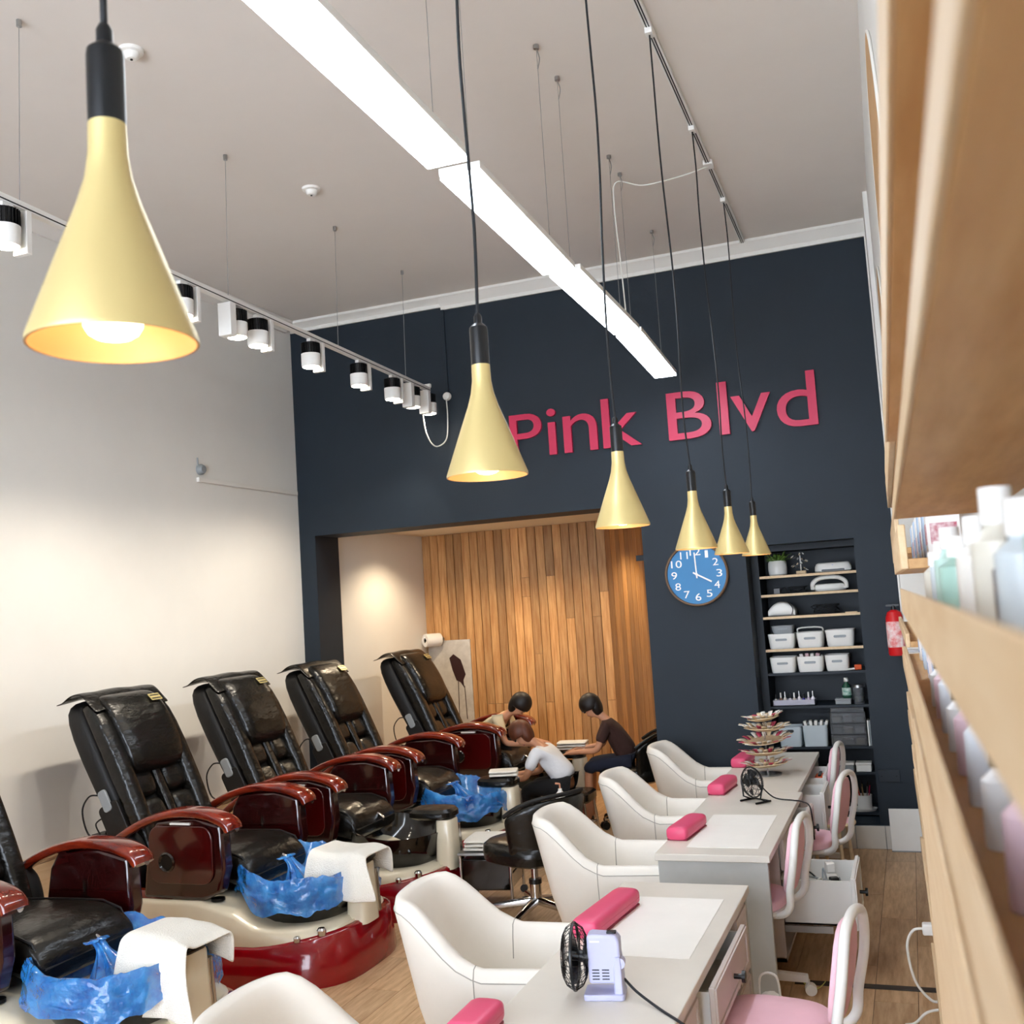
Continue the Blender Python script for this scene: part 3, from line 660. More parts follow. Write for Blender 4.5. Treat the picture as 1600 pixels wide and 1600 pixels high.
MB().span((-0.12, -0.08, 0.256), (0.12, 0.08, 0.285)).build('lid_tray', SMOKE, t)
def openbin(lab, x0, x1, z, h, m, dep=0.2, y=8.42):
    t = thing('storage_bin', lab, 'bin', ((x0 + x1) / 2, y + dep / 2, z)); w_ = x1 - x0
    rings = [[Vector((px * w_ / 2 * s, py * dep / 2 * s, zz)) for px, py in sell(1, 1, 8, 32)] for zz, s in ((0, .92), (h, 1.0), (h, .97), (0.008, .9))]
    MB().loft(rings).build('body', m, t); return t
t = openbin('pale blue grey bin with a notched front low in the niche', -1.06, -0.885, SH[6], 0.15, mat('pale_blue_plastic', '#c3ced3', 0.4, noise=0.02))
MB().prism(rrect(0.06, 0.022, 0.01), lambda x, y, d_: Vector((x, -0.0995 - d_, 0.12 + y)), 0, 0.003).build('handle_slot', BLACKP, t)
t = openbin('tall pale blue bin stuffed with white packets low in the niche', -0.88, -0.69, SH[6], 0.16, MATS['pale_blue_plastic'])
for k in range(5): tag(MB().box((-0.845 + k * .033, 8.50 + .02 * (k % 2), SH[6] + 0.12), (0.022, 0.07, 0.14), Matrix.Rotation(R(8 * (k - 2)), 3, 'Y')).build('packet', [PAPER, WPL][k % 2], bevel=0.004), 'white packet, %s from the left in the tall pale blue bin' % ['first', 'second', 'third', 'fourth', 'fifth'][k], 'packet', 'packets in the tall bin')
for k in range(2): tag(MB().box((-0.397 + k * 0.013, 8.50, SH[6] + 0.095), (0.009, 0.16, 0.19)).build('folder', [PAPER, GREYB][k], bevel=0.001), ['white', 'grey'][k] + ' upright folder beside the drawer tower', 'folder', 'folders in the niche')
for k, (x, lab) in enumerate(((-0.58, 'clear lidded box left on the low niche shelf'), (-0.455, 'clear lidded box right on the low niche shelf'))):
    t = thing('lidded_box', lab, 'box', (x, 8.50, SH[7]), 0, 'lidded boxes on the low shelf')
    MB().box((0, 0, 0.025), (0.11, 0.12, 0.05)).build('base', [GREYB, PAPER][k], t, bevel=0.005); MB().box((0, 0, 0.058), (0.116, 0.126, 0.016)).build('lid', WPL, t, bevel=0.004)
t = thing('oval_tray', 'white oval tray on the lowest niche shelf', 'tray', (-0.50, 8.50, SH[8]))
MB().lathe([(0, 0), (0.9, 0), (1.0, 0.018), (0.97, 0.019), (0.88, 0.006), (0, 0.006)], sx=0.115, sy=0.075, n=32).build('dish', WPL, t)
t = thing('pencil_cup', 'white cup on the oval tray at the bottom of the niche', 'cup', (-0.475, 8.50, SH[8] + 0.0065))
MB().lathe([(0, 0), (0.05, 0), (0.058, 0.11), (0.055, 0.11), (0.047, 0.006), (0, 0.006)], n=28).build('cup_body', WPL, t)
bc = [('pink', PINKS), ('black', BLACKP), ('gold', GOLD), ('pale', OAKP), ('red', REDP), ('dark', WALNUT), ('silver', STEEL)]
for k in range(7):
    a = k * 0.9; p0 = Vector((-0.475 + 0.02 * math.cos(a), 8.50 + 0.02 * math.sin(a), SH[8] + 0.016)); p1 = p0 + Vector((0.028 * math.cos(a), 0.028 * math.sin(a), 0.17))
    t = thing('nail_brush', bc[k][0] + ' handled brush standing in the white cup', 'brush', p0, 0, 'brushes in the cup')
    MB().cyl((0, 0, 0), p1 - p0, 0.005, 0.0035, n=8).build('handle', bc[k][1], t); MB().cyl(p1 - p0, (p1 - p0) * 1.16, 0.005, 0.001, n=8).build('bristles', HAIR, t)
# wall plate, leaning board
t = thing('wall_plate', 'dark navy blank plate low on the navy wall', 'wall plate', (-0.27, YB, 0.517)); MB().prism(rrect(0.147, 0.086, 0.006), lambda x, y, d_: Vector((x, -d_, y)), 0, 0.012).build('plate', NAVYD, t, bevel=0.002)
for s in (-1, 1): MB().lathe([(0, 0.0145), (0.005, 0.0145), (0.005, 0.012), (0, 0.012)], (s * .05, 0, 0), 10, RXM).build('screw', BLACKM, t)
t = thing('leaning_sheet', 'blank white panel leaning on the navy wall near the shelves', 'panel', (-0.16, 8.08, 0.0)); MB().box((0, 0, 0.148), (0.27, 0.016, 0.29), Matrix.Rotation(R(-5), 3, 'X')).build('sheet', PAPER, t, bevel=0.002); MB().box((0, -0.02, 0.004), (0.27, 0.03, 0.006)).build('bottom_edge', GREYB, t)

# ------------------------------------------------------------------ recess fittings
t = thing('downlight', 'small round downlight in the recess ceiling', 'downlight', (-3.03, 9.35, RZ))
MB().lathe([(0.032, -0.004), (0.05, -0.004), (0.052, 0.0), (0.032, 0.0)], n=28).build('bezel', WMET, t); MB().lathe([(0, -0.003), (0.032, -0.003), (0.032, 0), (0, 0)], n=24).build('lens', SPOTL, t)
def down(x, y, p=DOWN_W, parent=None):
    l = bpy.data.lights.new('downlight_beam', 'SPOT'); l.energy = p; l.color = (1.0, 0.80, 0.55); l.spot_size = R(140); l.spot_blend = 0.6; l.shadow_soft_size = 0.05
    lo = bpy.data.objects.new('downlight_beam', l); col.objects.link(lo); lo.location = (x, y, RZ - 0.02); lo.parent = parent
    if parent: lo.location = (0, 0, -0.02)
down(0, 0, parent=t)
for x, lab in ((-4.3, 'round downlight hidden behind the lintel on the left'), (-2.2, 'round downlight in the passage ceiling')):
    t2 = thing('downlight', lab, 'downlight', (x, 9.3 if x < -3 else 11.3, RZ)); MB().lathe([(0.032, -0.004), (0.05, -0.004), (0.052, 0.0), (0.032, 0.0)], n=28).build('bezel', WMET, t2); MB().lathe([(0, -0.003), (0.032, -0.003), (0.032, 0), (0, 0)], n=24).build('lens', SPOTL, t2); down(0, 0, parent=t2)
t = thing('paper_roll', 'white paper roll on a holder in the recess corner', 'paper roll', (-4.83, 10.27, 1.605), R(55))
MYM = Matrix.Rotation(R(90), 3, 'Y')
MB().lathe([(0.024, -0.09), (0.068, -0.09), (0.07, -0.085), (0.07, 0.085), (0.068, 0.09), (0.024, 0.09)], M=MYM, n=32).build('roll', PAPER, t)
MB().cyl((-0.095, 0, 0), (0.13, 0, 0), 0.012, n=12).build('spindle', BLACKP, t); MB().lathe([(0, 0.13), (0.035, 0.13), (0.035, 0.115), (0, 0.115)], M=MYM, n=20).build('wall_mount', CHROME, t)
t = thing('marble_board', 'grey marbled board with a dark maroon blot against the cedar boards', 'board', (-4.66, 10.372, 0.0))
MB().span((-0.27, 0, 0), (0.22, 0.012, 1.59)).build('sheet', MARBLE, t)
MB().prism([(-0.03, 1.40), (0.02, 1.44), (0.10, 1.38), (0.12, 1.32), (0.15, 1.22), (0.12, 1.16), (0.125, 1.08), (0.085, 1.14), (0.04, 1.16), (0.0, 1.27)], lambda x, y, d_: Vector((x, -d_, y)), 0, 0.002).build('blot', MAROON, t)
for a, e in (((0.06, 1.15), (0.05, 0.75)), ((0.13, 1.1), (0.14, 0.75))): MB().tube([(a[0], -0.001, a[1]), (e[0], -0.001, e[1])], 0.004, 6).build('drip', MAROON, t)
# ------------------------------------------------------------------ pedicure spa chairs
def sring(hx, hy, cx, cy, z, e=3.5, n=48, zf=None):
    return [Vector((cx + x, cy + y, (zf(cx + x, cy + y) if zf else z))) for x, y in sell(hx, hy, e, n)]
BL = R(26.0); BU = Vector((-math.sin(BL), 0, math.cos(BL))); BN = Vector((math.cos(BL), 0, math.sin(BL))); BP = Vector((0.60, 0, 0.50))
def bk(a, t, y): return BP + BU * a + BN * t + Vector((0, y, 0))
def slab(rows, m, name, parent, sub=1, n=28, e=4, shear=False):
    """loft along the back: rows of (a, t0, t1, halfwidth)"""
    rings = []
    for a, t0, t1, hw in rows:
        tt = lambda p: (t0 + t1) / 2 + (t1 - t0) / 2 * p
        k_ = 0.46 * smooth(0.5, 1.05, a) if shear else 0
        rings.append([bk(a - k_ * tt(p), tt(p), hw * q) for p, q in sell(1, 1, e, n)])
    return MB().loft(rings).build(name, m, parent, sub=sub)
def spa_chair(lab, Y, X0=-4.75, rz=0.0, group='pedicure spa chairs'):
    t = thing('pedicure_chair', lab, 'spa chair', (X0, Y, 0), rz, group)
    ztop = lambda x, y: 0.215 + 0.05 * smooth(1.35, 1.8, x) + 0.035 * smooth(0.9, 0.4, x)
    MB().loft([sring(0.82, 0.505, 1.01, 0, 0.0), sring(0.825, 0.51, 1.01, 0, 0.02), sring(0.80, 0.495, 1.01, 0, 0, zf=lambda x, y: ztop(x, y) - 0.015), sring(0.78, 0.475, 1.01, 0, 0, zf=ztop), sring(0.70, 0.40, 1.0, 0, 0, zf=ztop)]).build('red_base', REDB, t, ang=60)
    # cream body
    hz = lambda x, y: 0.425 - 0.135 * smooth(1.08, 1.42, x)
    rows = [sring(0.775, 0.48, 1.0, 0, 0, zf=lambda x, y: ztop(x, y) - 0.01)]
    rows.append(sring(0.765, 0.475, 1.0, 0, 0, zf=lambda x, y: lerp(ztop(x, y), hz(x, y), .35)))
    rows.append(sring(0.75, 0.468, 1.0, 0, 0, zf=lambda x, y: hz(x, y) - 0.02))
    rows.append(sring(0.735, 0.458, 1.0, 0, 0, zf=lambda x, y: hz(x, y)))
    for s in (0.85, 0.65, 0.4, 0.15): rows.append(sring(0.735 * s, 0.458 * s, 1.0, 0, 0, zf=lambda x, y: hz(x, y)))
    MB().loft(rows).build('tub_body', CREAM, t, ang=70)
    c = MB().lathe([(0, 0.428), (0.038, 0.429), (0.038, 0.415), (0, 0.415)], (1.07, -0.365, 0.0), 24).build('drain_cap', BLACKP, t)
    # basin
    bx = 1.42
    rings = []
    for z, s, dz in ((0.255, .70, 0), (0.28, .80, 0), (0.36, .93, 0), (0.46, 1.0, 0), (0.475, 1.01, 0), (0.475, .97, 0), (0.40, .90, 0), (0.30, .72, 0), (0.285, .4, 0)):
        rings.append([Vector((bx + x * s, y * s, z + (0.05 * smooth(0.1, -0.3, x) if z > .3 else 0))) for x, y in sell(0.315, 0.365, 2.5, 48)])
    MB().loft(rings).build('foot_basin', BASIN, t, ang=70)
    # drain tap, knobs, pillar
    for (x, y), s in (((1.60, -0.43), 1.0), ((1.70, -0.35), 1.35)):
        MB().lathe([(0, 0.0), (0.017 * s, 0), (0.019 * s, 0.02 * s), (0.013 * s, 0.028 * s), (0, 0.029 * s)], (x, y, ztop(x, y) - 0.004), 20).build('chrome_knob', CHROME, t)
    MB().loft([[Vector((1.765 + px * .06 * s, py * .085 * s - 0.02, z)) for px, py in sell(1, 1, 4, 24)] for z, s in ((0.24, 1.1), (0.4, 1.0), (0.54, 0.92), (0.55, .85))]).build('footrest_post', CREAM, t)
    MB().cyl((1.81, 0.07, 0.27), (1.80, 0.06, 0.5), 0.022, n=14).build('hand_shower', CHROME, t)
    MB().loft([[Vector((1.665 + px * .155 * s, py * .12 * s, z)) for px, py in sell(1, 1, 3.5, 28)] for z, s in ((0.55, .85), (0.565, 1.0), (0.595, 1.0), (0.615, .86))]).build('footrest_pad', LEATH, t)
    MB().tube(spline([(1.13, 0.06, 0.46), (1.16, 0.06, 0.545), (1.22, 0.05, 0.56), (1.27, 0.04, 0.53)], 6), 0.013, 10).build('spout', CHROME, t)
    for y in (-0.1, 0.2): MB().lathe([(0, 0.0), (0.022, 0), (0.024, 0.03), (0, 0.034)], (1.12, y, 0.43), 16).build('valve_knob', CHROME, t)
    # seat
    MB().loft([sring(0.40, 0.34, 0.66, 0, 0.44, 5), sring(0.41, 0.345, 0.66, 0, 0.50, 5), sring(0.38, 0.33, 0.66, 0, 0.53, 5)]).build('seat_housing', LEATHS, t)
    rings = []
    for x, z0, z1 in ((0.42, 0.50, 0.63), (0.5, .49, .65), (0.75, .48, .66), (0.98, .47, .675), (1.10, .455, .665), (1.18, .445, .63), (1.225, .45, .57), (1.235, 0.47, .53)):
        rings.append([Vector((x, 0.285 * q, (z0 + z1) / 2 + (z1 - z0) / 2 * p)) for p, q in sell(1, 1, 5, 28)])
    se = MB().loft(rings).build('seat', LEATH, t, sub=1)
    MB().tube([(0.55, -0.262, 0.642), (0.8, -0.266, 0.652), (1.06, -0.266, 0.655), (1.165, -0.266, 0.622), (1.23, -0.262, 0.52), (1.23, 0.262, 0.52), (1.165, 0.266, 0.622), (1.06, 0.266, 0.655), (0.8, 0.266, .652), (0.55, 0.262, 0.642)], 0.005, 6).build('piping', LEATHS, se)
    # arms
    for s in (-1, 1):
        y0 = s * 0.385
        path = spline([(0.24, y0, 0.60), (0.40, y0, 0.72), (0.60, y0, 0.825), (0.82, y0, 0.885), (1.02, y0, 0.885), (1.16, y0, 0.845), (1.205, y0, 0.795)], 6)
        rings = []
        for i, p in enumerate(path):
            tg = (path[min(i + 1, len(path) - 1)] - path[max(i - 1, 0)]).normalized(); nn = Vector((-tg.z, 0, tg.x))
            f = i / (len(path) - 1); hw = lerp(0.04, 0.068, smooth(0.1, 0.7, f)); th = lerp(0.022, 0.030, f) * (0.7 if f > .97 else 1)
            rings.append([p + nn * (th * b2) + Vector((0, hw * a2, 0)) for a2, b2 in sell(1, 1, 3.2, 20)])
        ar = MB().loft(rings).build('armrest', LACQ, t, ang=60)
        MB().lathe([(0, 0.001), (0.017, 0.001), (0.017, 0), (0, 0)], (1.21, y0 + 0.02, 0.80), 14, MYM).build('button', CHROME, ar)
        pod = [(0.62, 0.43), (1.02, 0.425), (1.13, 0.47), (1.165, 0.60), (1.15, 0.83), (0.98, 0.87), (0.72, 0.85), (0.67, 0.77), (0.64, 0.60)]
        po = MB().prism(pod, lambda x, z, d_: Vector((x, y0 + d_, z)), -0.045, 0.045).build('arm_pod', LACQD, t, bevel=0.02, segs=3)
        fy = s * 0.046
        pn = MB().prism(rrect(0.42, 0.31, 0.07, 6), lambda x, z, d_: Vector((0.89 + x, y0 + fy + s * d_, 0.67 + z)), 0.0, 0.014).build('arm_panel', LACQP, po, bevel=0.005)
        MB().lathe([(0.038, 0.016), (0.046, 0.026), (0.054, 0.018), (0.054, 0.0), (0.038, 0.0)], (0.80, y0 + fy, 0.63), 28, Matrix.Rotation(R(90 if s < 0 else -90), 3, 'X')).build('cup_ring', BASIN, po)
        MB().lathe([(0, 0.016), (0.04, 0.016), (0.04, 0.0), (0, 0.0)], (0.80, y0 + fy, 0.63), 24, Matrix.Rotation(R(90 if s < 0 else -90), 3, 'X')).build('cup_hole', LEATHS, po)
        MB().span((0.83, y0 + fy, 0.832), (0.96, y0 + fy + s * 0.016, 0.842)).build('white_strip', WPL, po)
        MB().lathe([(0, 0.004), (0.03, 0.004), (0.03, 0), (0, 0)], (0.9, y0 - s * 0.046, 0.62), 20, Matrix.Rotation(R(-90 if s < 0 else 90), 3, 'X')).build('inner_socket', BASIN, po)
        MB().span((0.885, y0 - s * 0.047, 0.63), (0.90, y0 - s * 0.054, 0.72)).build('inner_lever', CHROME, po)
        pth = spline([(0.27, y0, 0.60), (0.33, y0, 0.50), (0.46, y0, 0.44), (0.66, y0, 0.43), (0.80, y0, 0.45)], 6)
        MB().tube(pth, [0.035] * len(pth), 12, flat=1.2).build('arm_brace', LACQ if s < 0 else LACQD, t)
        br = spline([(0.50, y0 * .93, 0.46), (0.56, y0 * .93, 0.56), (0.53, y0 * .93, 0.70), (0.46, y0 * .93, 0.76)], 6)
        MB().tube(br, [0.05, ] * len(br), 12, flat=.6).build('arm_gusset', LEATHS, t)
    # back
    ba = slab([(-0.02, -0.13, -0.01, .27), (0.05, -0.15, 0.0, .30), (0.4, -0.18, 0.0, .315), (0.8, -0.20, 0.0, .325), (1.0, -0.19, 0.0, .32), (1.09, -0.15, -0.02, .29), (1.12, -0.11, -0.05, .2)], LEATHS, 'backrest', t, sub=1, shear=True)
    for s in (-1, 1):
        wing = []
        for a, hw, t1 in ((0.02, .045, .05), (0.25, .055, .085), (0.6, .058, .10), (0.9, .058, .10), (1.05, .055, .07), (1.1, .04, .02)):
            wing.append([bk(a, -0.02 + (t1 + .02) * (0.5 + 0.5 * p), s * 0.268 + hw * q) for p, q in sell(1, 1, 3.5, 18)])
        MB().loft(wing).build('side_bolster', LEATH, t, sub=1)
    for k in range(3):
        a0 = 0.06 + k * 0.2
        for s in (-1, 1):
            slab_r = []
            for a, t1, hw in ((a0, .03, .085), (a0 + .03, .062, .094), (a0 + .16, .062, .094), (a0 + .19, .03, .085)):
                slab_r.append([bk(a, t1 * (0.5 + .5 * p), s * 0.135 + hw * q * 0.95) for p, q in sell(1, 1, 4, 18)])
            MB().loft(slab_r).build('lumbar_pad', LEATH, t, sub=1)
    slab([(0.04, 0.0, .045, .03), (0.2, 0, .06, .035), (0.6, 0, .06, .035), (0.7, 0, .05, .03)], LEATH, 'spine_strip', t)
    pl = slab([(0.60, .02, .07, .17), (0.62, .02, .11, .215), (0.70, .01, .15, .24), (0.88, .0, .15, .245), (1.04, -0.02, .13, .24), (1.12, -0.06, .08, .225), (1.14, -0.1, 0.0, .19)], LEATH, 'head_pillow', t, sub=2, e=5)
    pc = MB().prism(rrect(0.095, 0.05, 0.004, 2), lambda x, y, d_: bk(1.035 + y, 0.132 + d_ - 0.35 * y, 0.15 + x), 0, 0.004).build('maker_patch', GOLD, pl)
    for j in (-1, 1): MB().prism(rrect(0.08, 0.008, 0.001, 1), lambda x, y, d_: bk(1.035 + y + j * .012, 0.132 + d_ - 0.35 * (y + j * .012), 0.15 + x), 0.003, 0.0055).build('patch_line', BLACKP, pc)
    def flap(u, v):
        y = lerp(-0.325, 0.325, v); e = abs(2 * v - 1)
        a = 1.115 + 0.03 * math.sin(math.pi * min(1, u * 1.25)) - 0.02 * u ** 2 - 0.012 * e ** 4 + 0.10 * u - 0.10 * smooth(0.25, 0, u)
        return bk(a + 0.004 * math.sin(13 * v + 4 * u), lerp(0.085, -0.165, u), y * (1 + 0.03 * u * e))
    MB().grid(flap, 12, 16).build('head_flap', LEATH, t, solid=0.008, sub=1)
    # remote and pocket
    pk = MB().prism(rrect(0.15, 0.30, 0.03), lambda x, y, d_: bk(0.36 + y, -0.09 + x, -0.318 - d_), 0, 0.016).build('side_pocket', LEATHS, t, bevel=0.005)
    MB().prism(rrect(0.06, 0.13, 0.02), lambda x, y, d_: bk(0.53 + y, -0.09 + x, -0.32 - d_), 0.002, 0.02).build('remote_control', GREYB, pk, bevel=0.004)
    MB().tube(spline([bk(0.58, -0.12, -0.335), bk(0.60, -0.18, -0.34), bk(0.55, -0.27, -0.33), bk(0.42, -0.31, -0.31), bk(0.36, -0.24, -0.30), bk(0.38, -0.18, -0.31)], 8), 0.005, 8).build('remote_cable', CORD, pk)
    return t
CH = [(3.78, 'black leather pedicure chair nearest the camera, cut by the left edge'), (5.27, 'black leather pedicure chair second from the left, with clear view of the whole back'),
      (6.43, 'black leather pedicure chair third from the left, with an empty black foot basin'), (7.60, 'black leather pedicure chair in front of the navy wall edge'),
      (8.98, 'black leather pedicure chair farthest away, inside the cedar recess')]
proto_ch = spa_chair(CH[0][1], CH[0][0])
CHS = [proto_ch]
for i in range(1, 5):
    c = copy_tree(proto_ch); c.location = (-4.75 if i < 4 else -4.62, CH[i][0], 0); c['label'] = CH[i][1]; CHS.append(c)
# blue liners
def liner(Y, lab, seed):
    rnd = random.Random(seed); N, Mv = 150, 48
    t = thing('basin_liner', lab, 'plastic liner', (-4.75 + 1.42, Y, 0.29), 0, 'blue basin liners')
    ph = [rnd.uniform(0, 6.28) for _ in range(14)]; so = Vector((seed * 3.1, seed * 1.7, 0))
    def ridge(p, s): return 1 - 2 * abs(mnoise.noise(p * s + so))
    vs, fs = [], []
    for i in range(N):
        a = 2 * math.pi * i / N; ca, sa = math.cos(a), math.sin(a)
        ruf = sum(math.sin(k * a + ph[k]) / k for k in range(3, 14)) * .6
        for j in range(Mv + 1):
            v = j / Mv
            if v < .35: r, z = .72 * v / .35, 0.03 + 0.04 * v
            elif v < .6: f = (v - .35) / .25; r, z = lerp(.72, 0.96, f), lerp(0.045, 0.20, f)
            elif v < .72: f = (v - .6) / .12; r, z = lerp(.96, 1.06, f), 0.20 + 0.03 * math.sin(math.pi * f)
            else: f = (v - .72) / .28; r, z = lerp(1.06, 1.11, f), 0.20 - f * (0.13 + 0.07 * ruf)
            if v > .4: z += 0.05 * smooth(0.1, -0.3, .315 * ca)
            q = Vector((ca * r, sa * r, z * 4))
            n1, n2 = ridge(q, 2.6), ridge(q + Vector((5, 0, 0)), 6.5)
            r += 0.035 * n1 + 0.018 * n2 + 0.02 * ruf * v; z += 0.022 * n1 + 0.012 * n2
            vs.append(Vector((0.315 * r * math.copysign(abs(ca) ** .8, ca), 0.365 * r * math.copysign(abs(sa) ** .8, sa), z)))
    for i in range(N):
        k = (i + 1) % N
        for j in range(Mv): fs.append((i * (Mv + 1) + j, k * (Mv + 1) + j, k * (Mv + 1) + j + 1, i * (Mv + 1) + j + 1))
    MB().add(vs, fs).build('film', BLUEP, t, ang=75)
    # sheaf of film pulled up towards the spout
    rings = []
    for k in range(22):
        f = k / 21; c = Vector((lerp(0.06, -0.13, f), lerp(-0.10, -0.04, f), 0.05 + 0.24 * math.sin(f * 1.5)))
        rr = lerp(.12, .022, smooth(0, .75, f)) + (.02 if f > .9 else 0)
        rings.append([c + Vector((math.cos(q) * rr * (1 + .22 * math.sin(7 * q + f * 2) + .1 * math.sin(15 * q)), math.sin(q) * rr * (1 + .22 * math.sin(7 * q + f * 2) + .1 * math.sin(15 * q)), 0.3 * rr * math.cos(q))) for q in [2 * math.pi * m_ / 48 for m_ in range(48)]])
    MB().loft(rings).build('gathered_film', BLUEP, t, ang=60)
    return t
liner(CH[0][0], 'crumpled blue plastic liner in the nearest foot basin', 5); liner(CH[1][0], 'crumpled blue plastic liner in the foot basin of the second chair', 9)
# towels draped over the footrest pads
def towel(Y, lab, seed, hang=0.26, rot=0.0):
    rnd = random.Random(seed); ph = [rnd.uniform(0, 6.28) for _ in range(6)]
    t = thing('towel', lab, 'towel', (-4.75 + 1.675, Y, 0.0), rot, 'white towels on footrests')
    Lf = 0.12; prof = []
    def fn(u, v):
        s = lerp(-0.16, 0.12 + 0.12 + hang, v)          # arclength from far side over pad to near hang
        x = lerp(-0.15, 0.20, u)
        if s < 0.0: y, z = 0.125 + 0.01, 0.615 + s * 0.8
        elif s < 0.24: y, z = 0.125 - s * 1.04, 0.628
        else:
            q = s - 0.24; y, z = -0.14 - 0.10 * q - 0.02 * math.sin(q * 9), 0.622 - q * 0.97
        wv = 0.012 * math.sin(9 * u + ph[0] + 3 * v) * smooth(0.3, 1, v) * 1.6 + 0.004 * math.sin(23 * u + ph[1])
        z += 0.010 * math.sin(5 * u + ph[2]) * (1 if 0 < s < .24 else .2) - 0.03 * smooth(0.72, 1.0, u) * (1 if s < .24 else 0)
        return Vector((x + 0.10 * smooth(.5, 1, v) * (u - .3) + 0.012 * math.sin(6 * v + ph[3]), y + wv - (0.03 * u * smooth(.4, 1, v)), z))
    MB().grid(fn, 18, 26).build('cloth', TOWEL, t, solid=0.012, sub=1)
    return t
towel(CH[0][0], 'white towel hanging over the nearest footrest', 2, 0.30); towel(CH[1][0], 'white towel draped over the footrest of the second chair', 4, 0.24)
# adaptors on the dado behind the second chair
t = thing('power_adaptor', 'black power adaptors with leads on the dado behind the second chair', 'adaptor', (XL + 0.095, 5.49, 0.0))
MB().box((0, 0, 0.595), (0.09, 0.12, 0.07)).build('case', BLACKP, t, bevel=0.006); MB().box((0.0, 0.14, 0.585), (0.07, 0.08, 0.05)).build('plug', BLACKP, t, bevel=0.006)
MB().span((-0.045, -0.06, 0.545), (0.05, 0.19, 0.56)).build('ledge', BLACKP, t)
MB().tube(spline([(0.02, -0.05, 0.63), (0, -0.06, 0.70), (0, 0.05, 0.72), (0, 0.12, 0.66), (0, 0.2, 0.74), (0.05, 0.25, 0.6)], 8), 0.005, 6).build('lead', CORD, t)

# ------------------------------------------------------------------ white tub chairs
def tub_chair(lab, loc, rz=0):
    t = thing('tub_chair', lab, 'tub chair', loc, rz, 'white tub chairs along the desks')
    def plan(u, sc, lean):
        # u in [-1,1]: right arm front -> back -> left arm front; returns x,y
        k = abs(u); s = math.copysign(1, u) if u else 1
        if k > 0.58: f = (k - .58) / .42; x = lerp(-0.06, 0.27, f); y = 0.30 - 0.015 * f
        else: a = k / .58 * math.pi / 2; x = -0.06 - 0.26 * math.cos(a) ** .75; y = 0.30 * math.sin(a) ** .8
        return x, s * y
    def sec(u):
        k = abs(u); hr = lerp(0.845, 0.63, smooth(0.30, 0.64, k)); bf = 1 - smooth(.25, .6, k)   # back factor
        x, y = plan(u, 1, 0); c = Vector((0.0, 0.0, 0)); P = []
        nx, ny = (x + 0.0), y
        L = math.hypot(nx + 0.06, ny) or 1; dx, dy = ((nx + .06) / L, ny / L) if k < .6 else (0, math.copysign(1, u))
        def pt(off, z, sc): return Vector(((x - .0) * sc + dx * off - bf * 0.085 * (z - .4) / .45 * (1 if z > .4 else .2), y * sc + dy * off, z))
        wd = 0.052
        for off, z, sc in ((-0.02, 0.20, .80), (0.0, 0.30, .90), (0.008, 0.46, .98), (0.012, hr - 0.09, 1.0), (0.014, hr - 0.04, 1.0), (0.0, hr - 0.006, 1.0), (-wd * .5, hr, 1.0), (-wd, hr - 0.012, 1.0), (-wd - 0.012, hr - 0.06, 1.0), (-wd - 0.02, 0.50, .99), (-wd - .03, 0.38, .97)):
            P.append(pt(off, z, sc))
        return P
    N = 44
    rows = [sec(lerp(-1, 1, i / N)) for i in range(N + 1)]
    sh = MB().loft(rows, cap=True, closed=True).build('shell', TUB, t, ang=65)
    # arm front caps are the loft ends; seat cushion
    rings = [[Vector((0.0 + x * s, y * s, z)) for x, y in sell(0.265, 0.235, 4, 40)] for z, s in ((0.20, .8), (0.34, .98), (0.43, 1.0), (0.455, .95), (0.462, .6), (0.463, .2))]
    MB().loft([[p + Vector((0.01, 0, 0)) for p in r] for r in rings]).build('seat_cushion', TUB, t, ang=50)
    for u in (-0.60, 0.60):
        P = sec(u); path = [P[i] for i in range(2, 10)]
        cn = Vector((-0.06, 0, 0)); MB().tube([p + (p - Vector((P[6].x, P[6].y * .96, p.z))).normalized() * 0.0012 + Vector((0, 0, .0008)) for p in path], 0.0022, 5).build('arm_seam', SEAM, sh)
    MB().tube([sec(lerp(-1, 1, i / N))[4] + Vector((0, 0, 0)) for i in range(N + 1)], 0.0022, 5).build('rim_seam', SEAM, sh)
    MB().cyl((0, 0, 0.03), (0, 0, 0.21), 0.03, n=16).build('pedestal', CHROME, t)
    MB().lathe([(0, 0), (0.22, 0), (0.225, 0.008), (0.05, 0.03), (0, 0.03)], n=36).build('base_plate', CHROME, t)
    return t
TB = [((-1.55, 2.62, 0), 4, 'white tub chair just peeping in at the bottom edge'), ((-1.555, 3.82, 0), 6, 'white tub chair nearest, beside the lavender fan'),
      ((-1.52, 5.27, 0), 6, 'white tub chair second from the front, between the two desks'), ((-1.50, 6.42, 0), 5, 'white tub chair third from the front'),
      ((-1.48, 7.60, 0), 4, 'white tub chair farthest away against the navy wall')]
p0 = tub_chair(TB[0][2], TB[0][0], R(TB[0][1]))
for loc, rz, lab in TB[1:]:
    c = copy_tree(p0); c.location = loc; c.rotation_euler = (0, 0, R(rz)); c['label'] = lab
